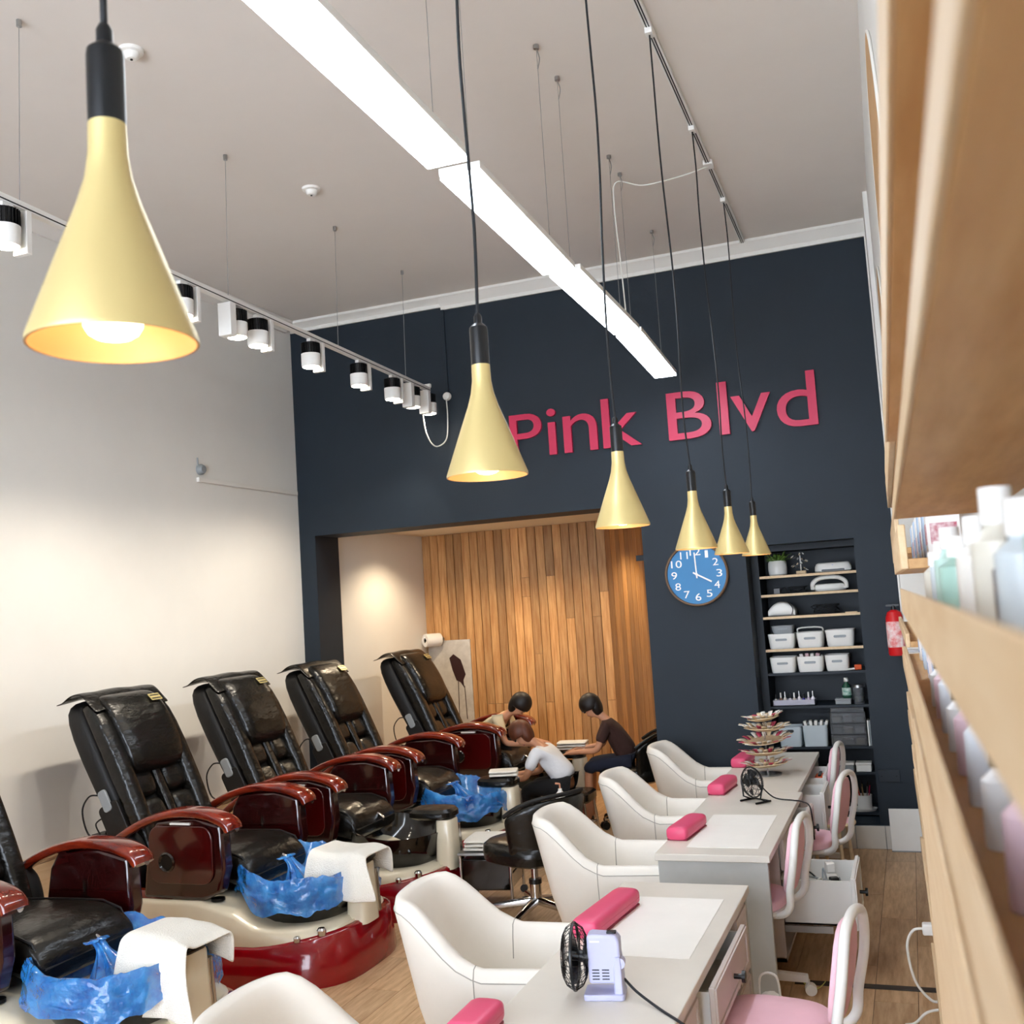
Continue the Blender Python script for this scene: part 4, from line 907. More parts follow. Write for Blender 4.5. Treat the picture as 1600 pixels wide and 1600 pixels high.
# ------------------------------------------------------------------ manicure desks
DZ = 0.70
def desk(lab, x0, x1, y0, y1, fronts):
    t = thing('manicure_desk', lab, 'desk', (0, 0, 0), 0, 'manicure desks')
    MB().span((x0, y0, DZ - 0.032), (x1, y1, DZ)).build('desk_top', DESK, t, bevel=0.003)
    MB().span((x0 + 0.012, y0 + 0.012, 0.0), (x1 - 0.012, y0 + 0.045, DZ - 0.032)).build('end_panel', DESKS, t, bevel=0.002)
    MB().span((x0 + 0.012, y1 - 0.045, 0.0), (x1 - 0.012, y1 - 0.012, DZ - 0.032)).build('end_panel', DESKS, t, bevel=0.002)
    MB().span((x0 + 0.18, y0 + 0.045, 0.15), (x0 + 0.20, y1 - 0.045, DZ - 0.032)).build('modesty_panel', DRAW, t)
    for (a, e) in fronts:      # pedestal cabinets under the top, open side towards the aisle
        c = MB().span((x0 + 0.20, a, 0.06), (x1 - 0.03, a + 0.016, DZ - 0.032)); c.span((x0 + 0.20, e - 0.016, 0.06), (x1 - 0.03, e, DZ - 0.032)); c.span((x0 + 0.20, a, 0.06), (x1 - 0.03, e, 0.08)); c.span((x0 + 0.20, a, 0.36), (x1 - 0.03, e, 0.372))
        c.build('pedestal', DRAW, t)
    return t
def drawer(desk_o, xf, y0, y1, z0, z1, depth, opened, knob=True):
    """drawer pulled out by `opened`; front face ends at x = xf + opened"""
    x1 = xf + opened
    f = MB().span((x1 - 0.018, y0, z0), (x1, y1, z1)).build('drawer', DRAW if opened < 0.1 else WMET, desk_o, bevel=0.003)
    fr_ = MB(); bwid = 0.022
    for a, e in (((y0 + .006, z0 + .006), (y1 - .006, z0 + bwid)), ((y0 + .006, z1 - bwid), (y1 - .006, z1 - .006)), ((y0 + .006, z0 + bwid), (y0 + bwid, z1 - bwid)), ((y1 - bwid, z0 + bwid), (y1 - .006, z1 - bwid))):
        fr_.span((x1, a[0], a[1]), (x1 + 0.006, e[0], e[1]))
    fr_.build('drawer_moulding', DRAW if opened < .1 else WMET, f)
    bx = MB().span((x1 - depth, y0 + .02, z0 + .015), (x1 - .018, y0 + .032, z1 - .02)); bx.span((x1 - depth, y1 - .032, z0 + .015), (x1 - .018, y1 - .02, z1 - .02)); bx.span((x1 - depth, y0 + .02, z0 + .015), (x1 - .018, y1 - .02, z0 + .024)); bx.span((x1 - depth, y0 + .02, z0 + .015), (x1 - depth + .012, y1 - .02, z1 - .02))
    bx.build('drawer_box', WMET, f)
    if opened > 0.1: MB().span((xf - .1, y0 + .006, z0 - 0.02), (x1 - .12, y0 + .019, z0 + 0.012)).build('slide', STEEL, f)
    if knob:
        k = MB().cyl((x1 + .005, (y0 + y1) / 2, (z0 + z1) / 2), (x1 + .035, (y0 + y1) / 2, (z0 + z1) / 2), 0.009, n=12).lathe([(0, 0.035), (0.02, 0.033), (0.02, 0.045), (0, 0.047)], (x1, (y0 + y1) / 2, (z0 + z1) / 2), 18, MYM)
        k.build('knob', BLACKP, f)
    return f
d1 = desk('near pale stone topped manicure desk carrying the lavender fan', -1.265, -0.735, 2.93, 4.47, [(3.05, 3.38), (3.40, 4.36)])
drawer(d1, -0.745, 3.43, 4.10, 0.505, 0.655, 0.36, 0.045); drawer(d1, -0.745, 4.14, 4.38, 0.40, 0.655, 0.3, 0.0, False); drawer(d1, -0.745, 4.14, 4.38, 0.08, 0.385, 0.3, 0.0, False); drawer(d1, -0.745, 3.06, 3.37, 0.38, 0.655, 0.3, 0.0, False)
d2 = desk('middle manicure desk with grey end panel and the open white drawer', -1.245, -0.712, 4.96, 6.52, [(5.48, 5.98), (6.0, 6.45)])
dr = drawer(d2, -0.72, 5.50, 5.97, 0.22, 0.47, 0.36, 0.33); drawer(d2, -0.72, 5.50, 5.97, 0.50, 0.655, 0.3, 0.0, False); drawer(d2, -0.72, 6.03, 6.42, 0.46, 0.655, 0.3, 0.07)
d3 = desk('far manicure desk ending at the niche, with the nail tip tower', -1.265, -0.738, 6.53, 8.09, [(6.7, 7.2), (7.3, 7.9)])
drawer(d3, -0.745, 6.74, 7.16, 0.40, 0.655, 0.3, 0.13); drawer(d3, -0.745, 7.34, 7.86, 0.40, 0.655, 0.3, 0.10)
# things in the open drawer
t = thing('power_board', 'white power board with plugs in the open drawer', 'power board', (-0.50, 5.70, 0.246), R(20))
MB().box((0, 0, 0.09), (0.06, 0.22, 0.035), Matrix.Rotation(R(50), 3, 'X')).build('strip', WPL, t, bevel=0.006)
for k in range(3): MB().box((0.0, -0.05 + k * .06, 0.09 + 0.06 * k), (0.045, 0.045, 0.05)).build('plug', [WPL, BLACKP, WPL][k], t, bevel=0.006)
t = thing('cable_tangle', 'tangle of grey and black cables in the open drawer', 'cable', (-0.56, 5.72, 0.246))
rnd = random.Random(8)
for j in range(3):
    MB().tube(spline([(rnd.uniform(-.09, .09), rnd.uniform(-.15, .15), rnd.uniform(0.01, .22)) for _ in range(9)], 6), 0.0045, 6).build('cable_strand', [CORD, GREYB, WCORD][j], t)
t = thing('orange_pouch', 'small orange pouch in the far open drawer', 'pouch', (-0.70, 7.6, 0.43)); MB().box((0, 0, 0.10), (0.07, 0.16, 0.18)).build('fabric', ORANGE, t, bevel=0.02, segs=3); MB().box((0, 0, 0.195), (0.02, 0.15, 0.012)).build('clasp', BLACKP, t, bevel=0.003)
# plastic bag on hook under near desk
t = thing('white_bag', 'crumpled white bag on the floor beside the near desk', 'bag', (-0.66, 4.30, 0.0))
rnd = random.Random(5); rings = []
for z, s in ((0.0, .7), (0.03, 1.0), (0.14, 1.05), (0.24, .8), (0.30, .55), (0.33, .7)):
    rings.append([Vector((math.cos(a) * .10 * s * rnd.uniform(.8, 1.15), math.sin(a) * .12 * s * rnd.uniform(.8, 1.15), z * rnd.uniform(.93, 1.05))) for a in [2 * math.pi * k / 18 for k in range(18)]])
MB().loft(rings).build('bag_film', PAPER, t, sub=1); MB().tube(spline([(-.04, 0, .3), (-.03, 0, .40), (.03, 0, .40), (.04, 0, .3)], 6), 0.005, 6).build('bag_handle', PAPER, t)

# ------------------------------------------------------------------ pink hand rests
def handrest(lab, x, y, L, rz):
    t = thing('hand_rest', lab, 'hand rest', (x, y, DZ), rz, 'pink hand rests')
    rings = []
    for u in (-1, -.97, -.8, 0, .8, .97, 1):
        s = 1 if abs(u) < .96 else (.93 if abs(u) < .99 else .8)
        rings.append([Vector((0.055 * s * a, u * L / 2, 0.034 + 0.033 * s * b2)) for a, b2 in sell(1, 1, 3.6, 24)])
    MB().loft(rings).build('cushion', PINKR, t, ang=60)
    MB().span((-0.05, -L / 2 + .01, 0.0), (0.05, L / 2 - .01, 0.008)).build('underside', mat('dark_pink', '#8f2844', 0.6, noise=0.05), t)
    MB().tube([(-0.054, -L / 2 + .02, .034), (-0.054, L / 2 - .02, .034)], 0.002, 5).build('seam', PINKR, t); MB().tube([(0.054, -L / 2 + .02, .034), (0.054, L / 2 - .02, .034)], 0.002, 5).build('seam', PINKR, t)
for lab, x, y, L, rz in (('pink hand rest at the bottom edge of the picture', -1.27, 2.84, 0.2, 0), ('longest pink hand rest behind the lavender fan', -1.185, 3.92, 0.46, -6),
                         ('pink hand rest on the front corner of the middle desk', -1.175, 5.40, 0.36, -6), ('pink hand rest left of the black desk fan', -1.19, 6.58, 0.36, -4),
                         ('pink hand rest half hidden behind the nail tip tower', -1.21, 7.56, 0.34, -3)):
    handrest(lab, x, y, L, R(rz))
# tops' cloth mats
for lab, x0, x1, y0, y1 in (('thin white paper mat on the near desk', -1.14, -0.80, 3.55, 4.25), ('thin white paper mat on the middle desk', -1.12, -0.78, 5.1, 5.85)):
    tag(MB().span((x0, y0, DZ), (x1, y1, DZ + 0.0015)).build('paper_mat', PAPER, bevel=0.0004), lab, 'mat', 'paper mats')

# ------------------------------------------------------------------ lavender fan
t = thing('desk_fan', 'lavender desk fan with a black wire cage on the near desk', 'fan', (-0.985, 3.19, DZ), R(10))
MB().prism(rrect(0.125, 0.10, 0.012), lambda x, y, d_: Vector((x, y, d_)), 0, 0.018).build('base', LAV, t, bevel=0.004)
MB().loft([[Vector((0.045 + px * .014 * s, py * .04, z)) for px, py in sell(1, 1, 4, 16)] for z, s in ((0.015, 1.2), (0.10, 1.0), (0.125, .8))]).build('neck', LAV, t)
bd = MB().prism([(-0.045, 0.045), (0.05, 0.045), (0.055, 0.06), (0.055, 0.17), (0.045, 0.185), (-0.03, 0.19), (-0.045, 0.185)], lambda x, z, d_: Vector((x, d_, z)), -0.032, 0.032).build('motor_body', LAV, t, bevel=0.008, segs=3)
vent = MB()
for r_ in range(4):
    for c_ in range(2): vent.box((-0.022 + c_ * .03, -0.0325, 0.06 + r_ * .009), (0.022, 0.002, 0.003))
vo = vent.build('vent_slots', BLACKP, bd); vo['kind'] = 'stuff'
MB().box((0.03, 0, 0.1895), (0.03, 0.022, 0.006)).build('switch', BLACKP, bd, bevel=0.002)
MB().lathe([(0, 0.034), (0.016, 0.034), (0.016, 0.0), (0, 0)], (0.052, 0, 0.105), 18, RXM).build('tilt_joint', LAV, bd)
MB().box((-0.02, -0.033, 0.170), (0.028, 0.002, 0.004)).build('name_strip', WPL, bd)
def cage(parent, cx, cz, rad, bulge, nw, wire, tilt=0):
    # axis along -x
    rim = MB().tube([(cx, rad * math.cos(a), cz + rad * math.sin(a)) for a in [2 * math.pi * k / 48 for k in range(48)]], wire * 3, 8, closed=True, flat=1.5).build('cage_rim', BLACKP, parent)
    for sgn, nm in ((-1, 'front_guard'), (1, 'rear_guard')):
        w_ = MB()
        for k in range(nw):
            a = 2 * math.pi * k / nw
            P = [(cx + sgn * bulge * (1 - (r / rad) ** 7), r * math.cos(a + .25 * (1 - r / rad)), cz + r * math.sin(a + .25 * (1 - r / rad))) for r in [rad * f for f in (.25, .45, .65,   .86, .96, 1.0)]]
            w_.tube(P, wire, 4, cap=False)
        for f in (.25, .6, .85):
            r = rad * f; xx = cx + sgn * bulge * (1 - f ** 7)
            w_.tube([(xx, r * math.cos(a), cz + r * math.sin(a)) for a in [2 * math.pi * k / 32 for k in range(32)]], wire, 4, closed=True)
        g = w_.build(nm, BLACKP, parent); g['kind'] = 'stuff'
        MB().lathe([(0, bulge + .003), (rad * .24, bulge + .001), (rad * .24, bulge - .004), (0, bulge - .004)], (cx, 0, cz), 20, Matrix.Rotation(R(90 * sgn), 3, 'Y')).build('guard_hub', BLACKP, parent)
    for k in range(4):
        a0 = k * math.pi / 2
        MB().grid(lambda u, v: Vector((cx + lerp(-.012, .012, v), 0, cz)) + Vector((0, math.cos(a0 + lerp(-.45, .45, v) + .2 * u), math.sin(a0 + lerp(-.45, .45, v) + .2 * u))) * lerp(rad * .15, rad * .85, u), 6, 5).build('blade', BLACKP, parent, solid=0.002)
    MB().cyl((cx - .015, 0, cz), (cx + bulge, 0, cz), rad * .18, n=16).build('blade_hub', BLACKP, parent)
cage(t, -0.088, 0.118, 0.098, 0.036, 30, 0.0011)
MB().cyl((-0.06, 0, 0.118), (-0.04, 0, 0.118), 0.03, n=16).build('cage_mount', BLACKP, t)
MB().tube(spline([(0.06, 0.0, 0.05), (0.10, -0.04, 0.025), (0.17, -0.12, 0.006), (0.225, -0.2, 0.004), (0.262, -0.27, 0.003), (0.285, -0.32, -0.03), (0.29, -0.34, -0.15)], 8), 0.0042, 8).build('power_cord', CORD, t)
# black wire fan
t = thing('desk_fan', 'small black wire desk fan on the far end of the middle desk', 'fan', (-0.945, 6.20, DZ), R(50))
cage(t, -0.01, 0.115, 0.085, 0.032, 16, 0.0014)
MB().tube([(0.03, -0.06, 0.008), (-0.02, -0.07, 0.03), (-0.01, -0.088, 0.11)], 0.005, 8).build('stand_leg', BLACKM, t); MB().tube([(0.03, 0.06, 0.008), (-0.02, 0.07, 0.03), (-0.01, 0.088, 0.11)], 0.005, 8).build('stand_leg', BLACKM, t)
MB().tube([(-0.05, -0.065, 0.008), (0.06, -0.065, 0.008)], 0.006, 8).tube([(-0.05, 0.065, 0.008), (0.06, 0.065, 0.008)], 0.006, 8).tube([(0.055, -0.065, 0.008), (0.055, 0.065, 0.008)], 0.005, 8).build('stand_foot', BLACKM, t)
MB().tube(spline([(0.04, 0, 0.10), (0.10, -0.05, 0.02), (0.16, -0.14, 0.006), (0.17, -0.20, 0.004), (0.19, -0.24, -0.03), (0.19, -0.25, -0.2)], 8), 0.004, 8).build('power_cord', CORD, t)

# ------------------------------------------------------------------ nail tip tower
t = thing('nail_tip_tower', 'tower of five fanned sample nail tip discs on the far desk', 'display tower', (-0.985, 7.12, DZ))
MB().cyl((0, 0, 0.012), (0, 0, 0.40), 0.006, n=10).build('post', GLASSC, t); MB().lathe([(0, 0), (0.09, 0), (0.09, 0.01), (0, 0.012)], n=32).build('foot', GLASSC, t)
rnd = random.Random(4)
for k, (z, rr, hb) in enumerate(((0.05, 0.165, 12), (0.125, 0.165, 12), (0.205, 0.17, 8), (0.285, 0.165, 14), (0.35, 0.13, 20))):
    tilt = Matrix.Rotation(R(rnd.uniform(-6, 6)), 3, 'X') @ Matrix.Rotation(R(rnd.uniform(-6, 6)), 3, 'Y')
    hubm = MB().lathe([(0.006, 0.004), (rr * .4, 0.004), (rr * .80, 0.022), (rr * .80, 0.018), (rr * .4, 0.0), (0.006, 0.0)], (0, 0, z), 32, tilt).build('tier_disc', TIPS, t)
    N = 26
    for j in range(N):
        a = 2 * math.pi * j / N + rnd.uniform(-.03, .03); ca, sa = math.cos(a), math.sin(a); r0, r1 = rr * .70, rr * rnd.uniform(.98, 1.08); dz = rnd.uniform(-.004, .012); hw = 0.0165
        def P(r, w_, h): return tilt @ Vector((r * ca - w_ * sa, r * sa + w_ * ca, h)) + Vector((0, 0, z))
        mbt = MB().add([P(r0, -hw * .6, .020), P(r0, hw * .6, .020), P((r0 + r1) / 2, hw, .034 + dz), P((r0 + r1) / 2, -hw, .034 + dz), P(r1, hw * .5, .038 + dz), P(r1, -hw * .5, .038 + dz)], [(0, 1, 2, 3), (3, 2, 4, 5)])
        mbt.build('nail_tip', TIPR if (j * 5 + k) % 7 < (2 if k < 3 else 1) else [TIPS, WPL][j % 2], t, solid=0.002)

# ------------------------------------------------------------------ pink office chairs
def pink_chair(lab, loc, rz):
    t = thing('office_chair', lab, 'office chair', loc, rz, 'pink office chairs'); t.scale = (1, 1, 0.93)
    # faces -x ; back at +x
    seat = [[Vector((x, y, z)) for x, y in [(px * s * 0.205, py * s * 0.205) for px, py in sell(1, 1, 3, 36)]] for z, s in ((0.455, .93), (0.465, 1.0), (0.49, 1.0), (0.505, .93), (0.508, .6))]
    MB().loft(seat).build('seat', PINKF, t, ang=50)
    MB().loft([[Vector((px * s * 0.215, py * s * 0.215, z)) for px, py in sell(1, 1, 3, 36)] for z, s in ((0.43, .85), (0.445, 1.0), (0.462, 1.0))]).build('seat_shell', WPL, t)
    def bx(z): return 0.235 + 0.05 * math.sin((z - .5) / .4 * 2.2) * .6 + 0.09 * (z - .5) 
    rings = []
    for z, hw in ((0.545, .09), (0.57, .13), (0.65, .165), (0.74, .165), (0.82, .14), (0.855, .10), (0.865, .06)):
        rings.append([Vector((bx(z) - 0.012 + 0.020 * a + 0.25 * (b2 * hw) ** 2 * -1.0, b2 * hw, z)) for a, b2 in sell(1, 1, 3, 24)])
    MB().loft(rings).build('back_pad', PINKF, t, ang=60)
    loop = [(0.10, -0.10, 0.44), (0.20, -0.135, 0.445), (0.255, -0.16, 0.49), (bx(.58) + .012, -0.175, 0.58), (bx(.7) + .012, -0.19, 0.70), (bx(.8) + .012, -0.175, 0.80), (bx(.87) + .012, -0.12, 0.875), (bx(.9) + .012, 0.0, 0.90)]
    loop += [(x, -y, z) for x, y, z in reversed(loop[:-1])]
    MB().tube(spline(loop, 6), 0.0175, 12).build('back_frame', WMET, t)
    MB().cyl((0, 0, 0.12), (0, 0, 0.44), 0.024, n=16).build('gas_column', WMET, t)
    MB().cyl((0, 0, 0.075), (0, 0, 0.15), 0.04, n=18).build('base_hub', WMET, t)
    for k in range(5):
        a = 2 * math.pi * k / 5 + 0.25; d = Vector((math.cos(a), math.sin(a), 0))
        MB().loft([[Vector((0, 0, 0)) + d * r + Vector((-d.y, d.x, 0)) * (w_ * p) + Vector((0, 0, z + h * q)) for p, q in ((-1, -1), (1, -1), (1, 1), (-1, 1))] for r, w_, z, h in ((0.02, .024, .105, .022), (0.27, .018, .08, .018))]).build('base_arm', WMET, t, bevel=0.004)
        c = d * 0.265
        cs = MB().cyl((c.x, c.y, 0.05), (c.x, c.y, 0.075), 0.01, n=10)
        s_ = Vector((-d.y, d.x, 0)); o_ = c + d * 0.012 + Vector((0, 0, 0.027))
        for q in (-1, 1): cs.cyl(o_ + s_ * (q * .008), o_ + s_ * (q * .022), 0.027, n=18)
        cs.build('castor', WPL, t)
    return t
PCH = [((-0.58, 3.72, 0), -8, 'pink and white office chair nearest the camera at the bottom edge'), ((-0.885, 5.20, 0), -6, 'pink and white office chair tucked behind the open white drawer'),
       ((-0.745, 6.42, 0), -12, 'pink and white office chair third from the front'), ((-0.865, 7.56, 0), -6, 'pink and white office chair farthest away beside the niche')]
p0 = pink_chair(PCH[0][2], PCH[0][0], R(PCH[0][1]))
for loc, rz, lab in PCH[1:]:
    c = copy_tree(p0); c.location = loc; c.rotation_euler = (0, 0, R(rz)); c['label'] = lab
# round pink stool seen behind the third chair
t = thing('footstool', 'round pink topped stool with a pale rim behind the third office chair', 'stool', (-0.60, 6.98, 0))
MB().lathe([(0, 0.42), (0.125, 0.42), (0.135, 0.43), (0.12, 0.445), (0, 0.448)], n=36).build('seat', PINKF, t); MB().tube([(0.137 * math.cos(a), 0.137 * math.sin(a), 0.43) for a in [2 * math.pi * k / 40 for k in range(40)]], 0.012, 8, closed=True).build('rim', TIPS, t)
for k in range(4):
    a = k * math.pi / 2 + .5; MB().tube([(0.10 * math.cos(a), 0.10 * math.sin(a), 0.42), (0.13 * math.cos(a), 0.13 * math.sin(a), 0.0)], 0.011, 8).build('leg', TIPS, t)
# floor strip, litter
tag(MB().span((-0.70, 5.36, 0.0), (0.06, 5.41, 0.006)).build('floor_strip', mat('dark_strip', '#3a322b', 0.6, noise=0.1), bevel=0.001), 'dark cover strip across the aisle floor', 'strip')
t = thing('paper_scrap', 'curled yellow strip of paper on the aisle floor', 'scrap', (-0.60, 5.30, 0.0)); MB().grid(lambda u, v: Vector((lerp(-.05, .05, u), .02 * (v - .5) + .03 * u * u, 0.004 + .03 * (u - .5) ** 2 * 4)), 10, 2).build('strip', mat('yellow_paper', '#cfc86a', 0.7, noise=0.05), t, solid=0.0015)
# ------------------------------------------------------------------ black rolling chairs
def roll_chair(lab, loc, rz, sc=1.0):
    t = thing('rolling_chair', lab, 'rolling chair', loc, rz, 'black rolling chairs')
    t.scale = (sc, sc, sc)
    MB().loft([[Vector((px * .25 * s, py * .25 * s, z)) for px, py in sell(1, 1, 3, 36)] for z, s in ((0.33, .8), (0.35, .97), (0.39, 1.0), (0.43, .98), (0.45, .88), (0.455, .5))]).build('seat', LEATH, t, ang=50)
    def fn(u, v):
        a = lerp(-1.35, 1.35, u); r = 0.245 + 0.05 * v
        return Vector((r * math.cos(a), r * math.sin(a) * .95, lerp(0.38, 0.70 - 0.10 * abs(2 * u - 1) ** 3, v)))
    MB().grid(fn, 18, 6).build('backrest', LEATH, t, solid=0.04, sub=1)
    MB().tube([fn(i / 18, 1.0) + Vector((0, 0, .012)) for i in range(19)], 0.012, 8).build('back_piping', LEATHS, t)
    MB().cyl((0, 0, 0.10), (0, 0, 0.20), 0.032, n=18).cyl((0, 0, 0.2), (0, 0, 0.33), 0.02, n=14).build('gas_column', CHROME, t)
    MB().cyl((0, 0, 0.20), (0, 0, 0.225), 0.036, n=18).build('column_collar', BLACKP, t)
    for k in range(5):
        a = 2 * math.pi * k / 5 + 0.05; d = Vector((math.cos(a), math.sin(a), 0))
        MB().loft([[d * r + Vector((-d.y, d.x, 0)) * (w_ * p) + Vector((0, 0, z + h * q)) for p, q in sell(1, 1, 3, 10)] for r, w_, z, h in ((0.0, .028, .11, .022), (0.27, .018, .078, .016), (0.285, .012, .076, .012))]).build('base_arm', CHROME, t)
        c = d * 0.265; s_ = Vector((-d.y, d.x, 0)); o_ = c + d * 0.012 + Vector((0, 0, 0.03))
        cs = MB().cyl((c.x, c.y, 0.05), (c.x, c.y, 0.078), 0.01, n=10)
        for q in (-1, 1): cs.cyl(o_ + s_ * (q * .006), o_ + s_ * (q * .024), 0.03, n=18)
        cs.build('castor', BLACKP, t)
    return t
r0 = roll_chair('black rolling chair with chrome star base in the middle of the floor', (-2.30, 6.16, 0), R(-25), 1.1)
c = copy_tree(r0); c.location = (-2.36, 8.86, 0); c.rotation_euler = (0, 0, R(8)); c['label'] = 'black rolling chair far back, half behind a white tub chair'
# low trolley with towels
t = thing('towel_trolley', 'low black trolley with chrome frame and white folded top beside the third basin', 'trolley', (-2.74, 6.55, 0), R(8))
tb = MB().span((-0.16, -0.17, 0.10), (0.16, 0.17, 0.30)).build('drawer_body', BASIN, t, bevel=0.01)
for k in range(2): MB().span((0.16, -0.15, 0.115 + k * .095), (0.168, 0.15, 0.20 + k * .095)).build('drawer_front', LACQD, tb, bevel=0.003)
for sx in (-1, 1):
    for sy in (-1, 1): MB().tube([(sx * .165, sy * .175, 0.05), (sx * .165, sy * .175, 0.34)], 0.011, 10).build('leg', CHROME, t); MB().cyl((sx * .165, sy * .175 - .012, .025), (sx * .165, sy * .175 + .012, .025), 0.025, n=14).build('castor', BLACKP, t)
MB().span((-0.18, -0.19, 0.325), (0.18, 0.19, 0.34)).build('tray', STEEL, t, bevel=0.003)
def folded(lab, loc, w_, d_, n, rz=0, m=TOWEL, grp='folded towels'):
    for k in range(n):
        rnd = random.Random(k + int(abs(loc[1]) * 100))
        o = thing('folded_towel', lab % ['lowest', 'second', 'third', 'topmost'][min(3, k if k < n - 1 else 3)] if '%s' in lab else lab, 'towel', (loc[0] + rnd.uniform(-.006, .006), loc[1] + rnd.uniform(-.006, .006), loc[2] + k * .024), rz + rnd.uniform(-.06, .06), grp)
        MB().loft([[Vector((x, d_ / 2 * py, 0.0115 + 0.0105 * pz_)) for py, pz_ in sell(1, 1, 3, 20)] for x in (-w_ / 2, -w_ / 2 * .96, 0, w_ / 2 * .96, w_ / 2)]).build('folds', m, o, sub=1)
folded('white folded towel on the black trolley, %s of its pile', (-2.74, 6.55, 0.3405), 0.30, 0.32, 3, R(8))
# big dark footstool block and shopping items by the far chairs
t = thing('pedicure_stool', 'square black pedicure stool under the person in white', 'stool', (-2.72, 8.29, 0), 0)
MB().loft([[Vector((px * .17 * s, py * .17 * s, z)) for px, py in sell(1, 1, 5, 28)] for z, s in ((0.30, .9), (0.32, 1.0), (0.37, 1.0), (0.385, .9))]).build('seat', LEATH, t)
for sx in (-1, 1):
    for sy in (-1, 1): MB().tube([(sx * .13, sy * .13, 0.31), (sx * .16, sy * .16, 0.0)], 0.011, 10).build('leg', CHROME, t)
MB().tube([(.148 * a, .148 * b2, .12) for a, b2 in ((1, 1), (-1, 1), (-1, -1), (1, -1))], 0.007, 8, closed=True).build('stretcher', CHROME, t)
t = thing('spray_bottle', 'small white pump bottle standing near the black rolling chair', 'bottle', (-2.62, 7.62, 0.0))
t2 = thing('product_cart', 'narrow dark red cart with a black tray by the far chairs', 'cart', (-2.66, 7.66, 0.0), R(10))
MB().span((-0.15, -0.13, 0.08), (0.15, 0.13, 0.36)).build('body', LACQD, t2, bevel=0.008); MB().span((-0.17, -0.15, 0.36), (0.17, 0.15, 0.38)).build('tray', BLACKP, t2, bevel=0.004)
for sx in (-1, 1):
    for sy in (-1, 1): MB().cyl((sx * .12, sy * .10 - .01, .03), (sx * .12, sy * .10 + .01, .03), 0.03, n=14).cyl((sx * .12, sy * .10, .05), (sx * .12, sy * .10, .08), .008, n=8).build('castor', BLACKP, t2)
t.location = (-2.60, 7.62, 0.381)
MB().lathe([(0, 0), (0.034, 0), (0.036, 0.01), (0.036, 0.10), (0.015, 0.125), (0.014, 0.14), (0, 0.14)], n=20).build('bottle_body', WPL, t); MB().cyl((0, 0, .14), (0, 0, .175), .006, n=8).tube([(0, 0, .175), (-.035, 0, .178)], .007, 8).build('pump', mat('peach_pump', '#d99a7a', 0.4, noise=0.03), t)
liner(CH[3][0], 'blue plastic liner with white glints in the basin of the fourth chair', 13)
folded('white towel lying on the basin edge of the fourth chair, %s of two', (-3.05, 7.62, 0.62), 0.22, 0.18, 2, R(20))
folded('red and white towels on the far chair basin, %s of three', (-2.92, 8.98, 0.62), 0.26, 0.2, 3, R(5))

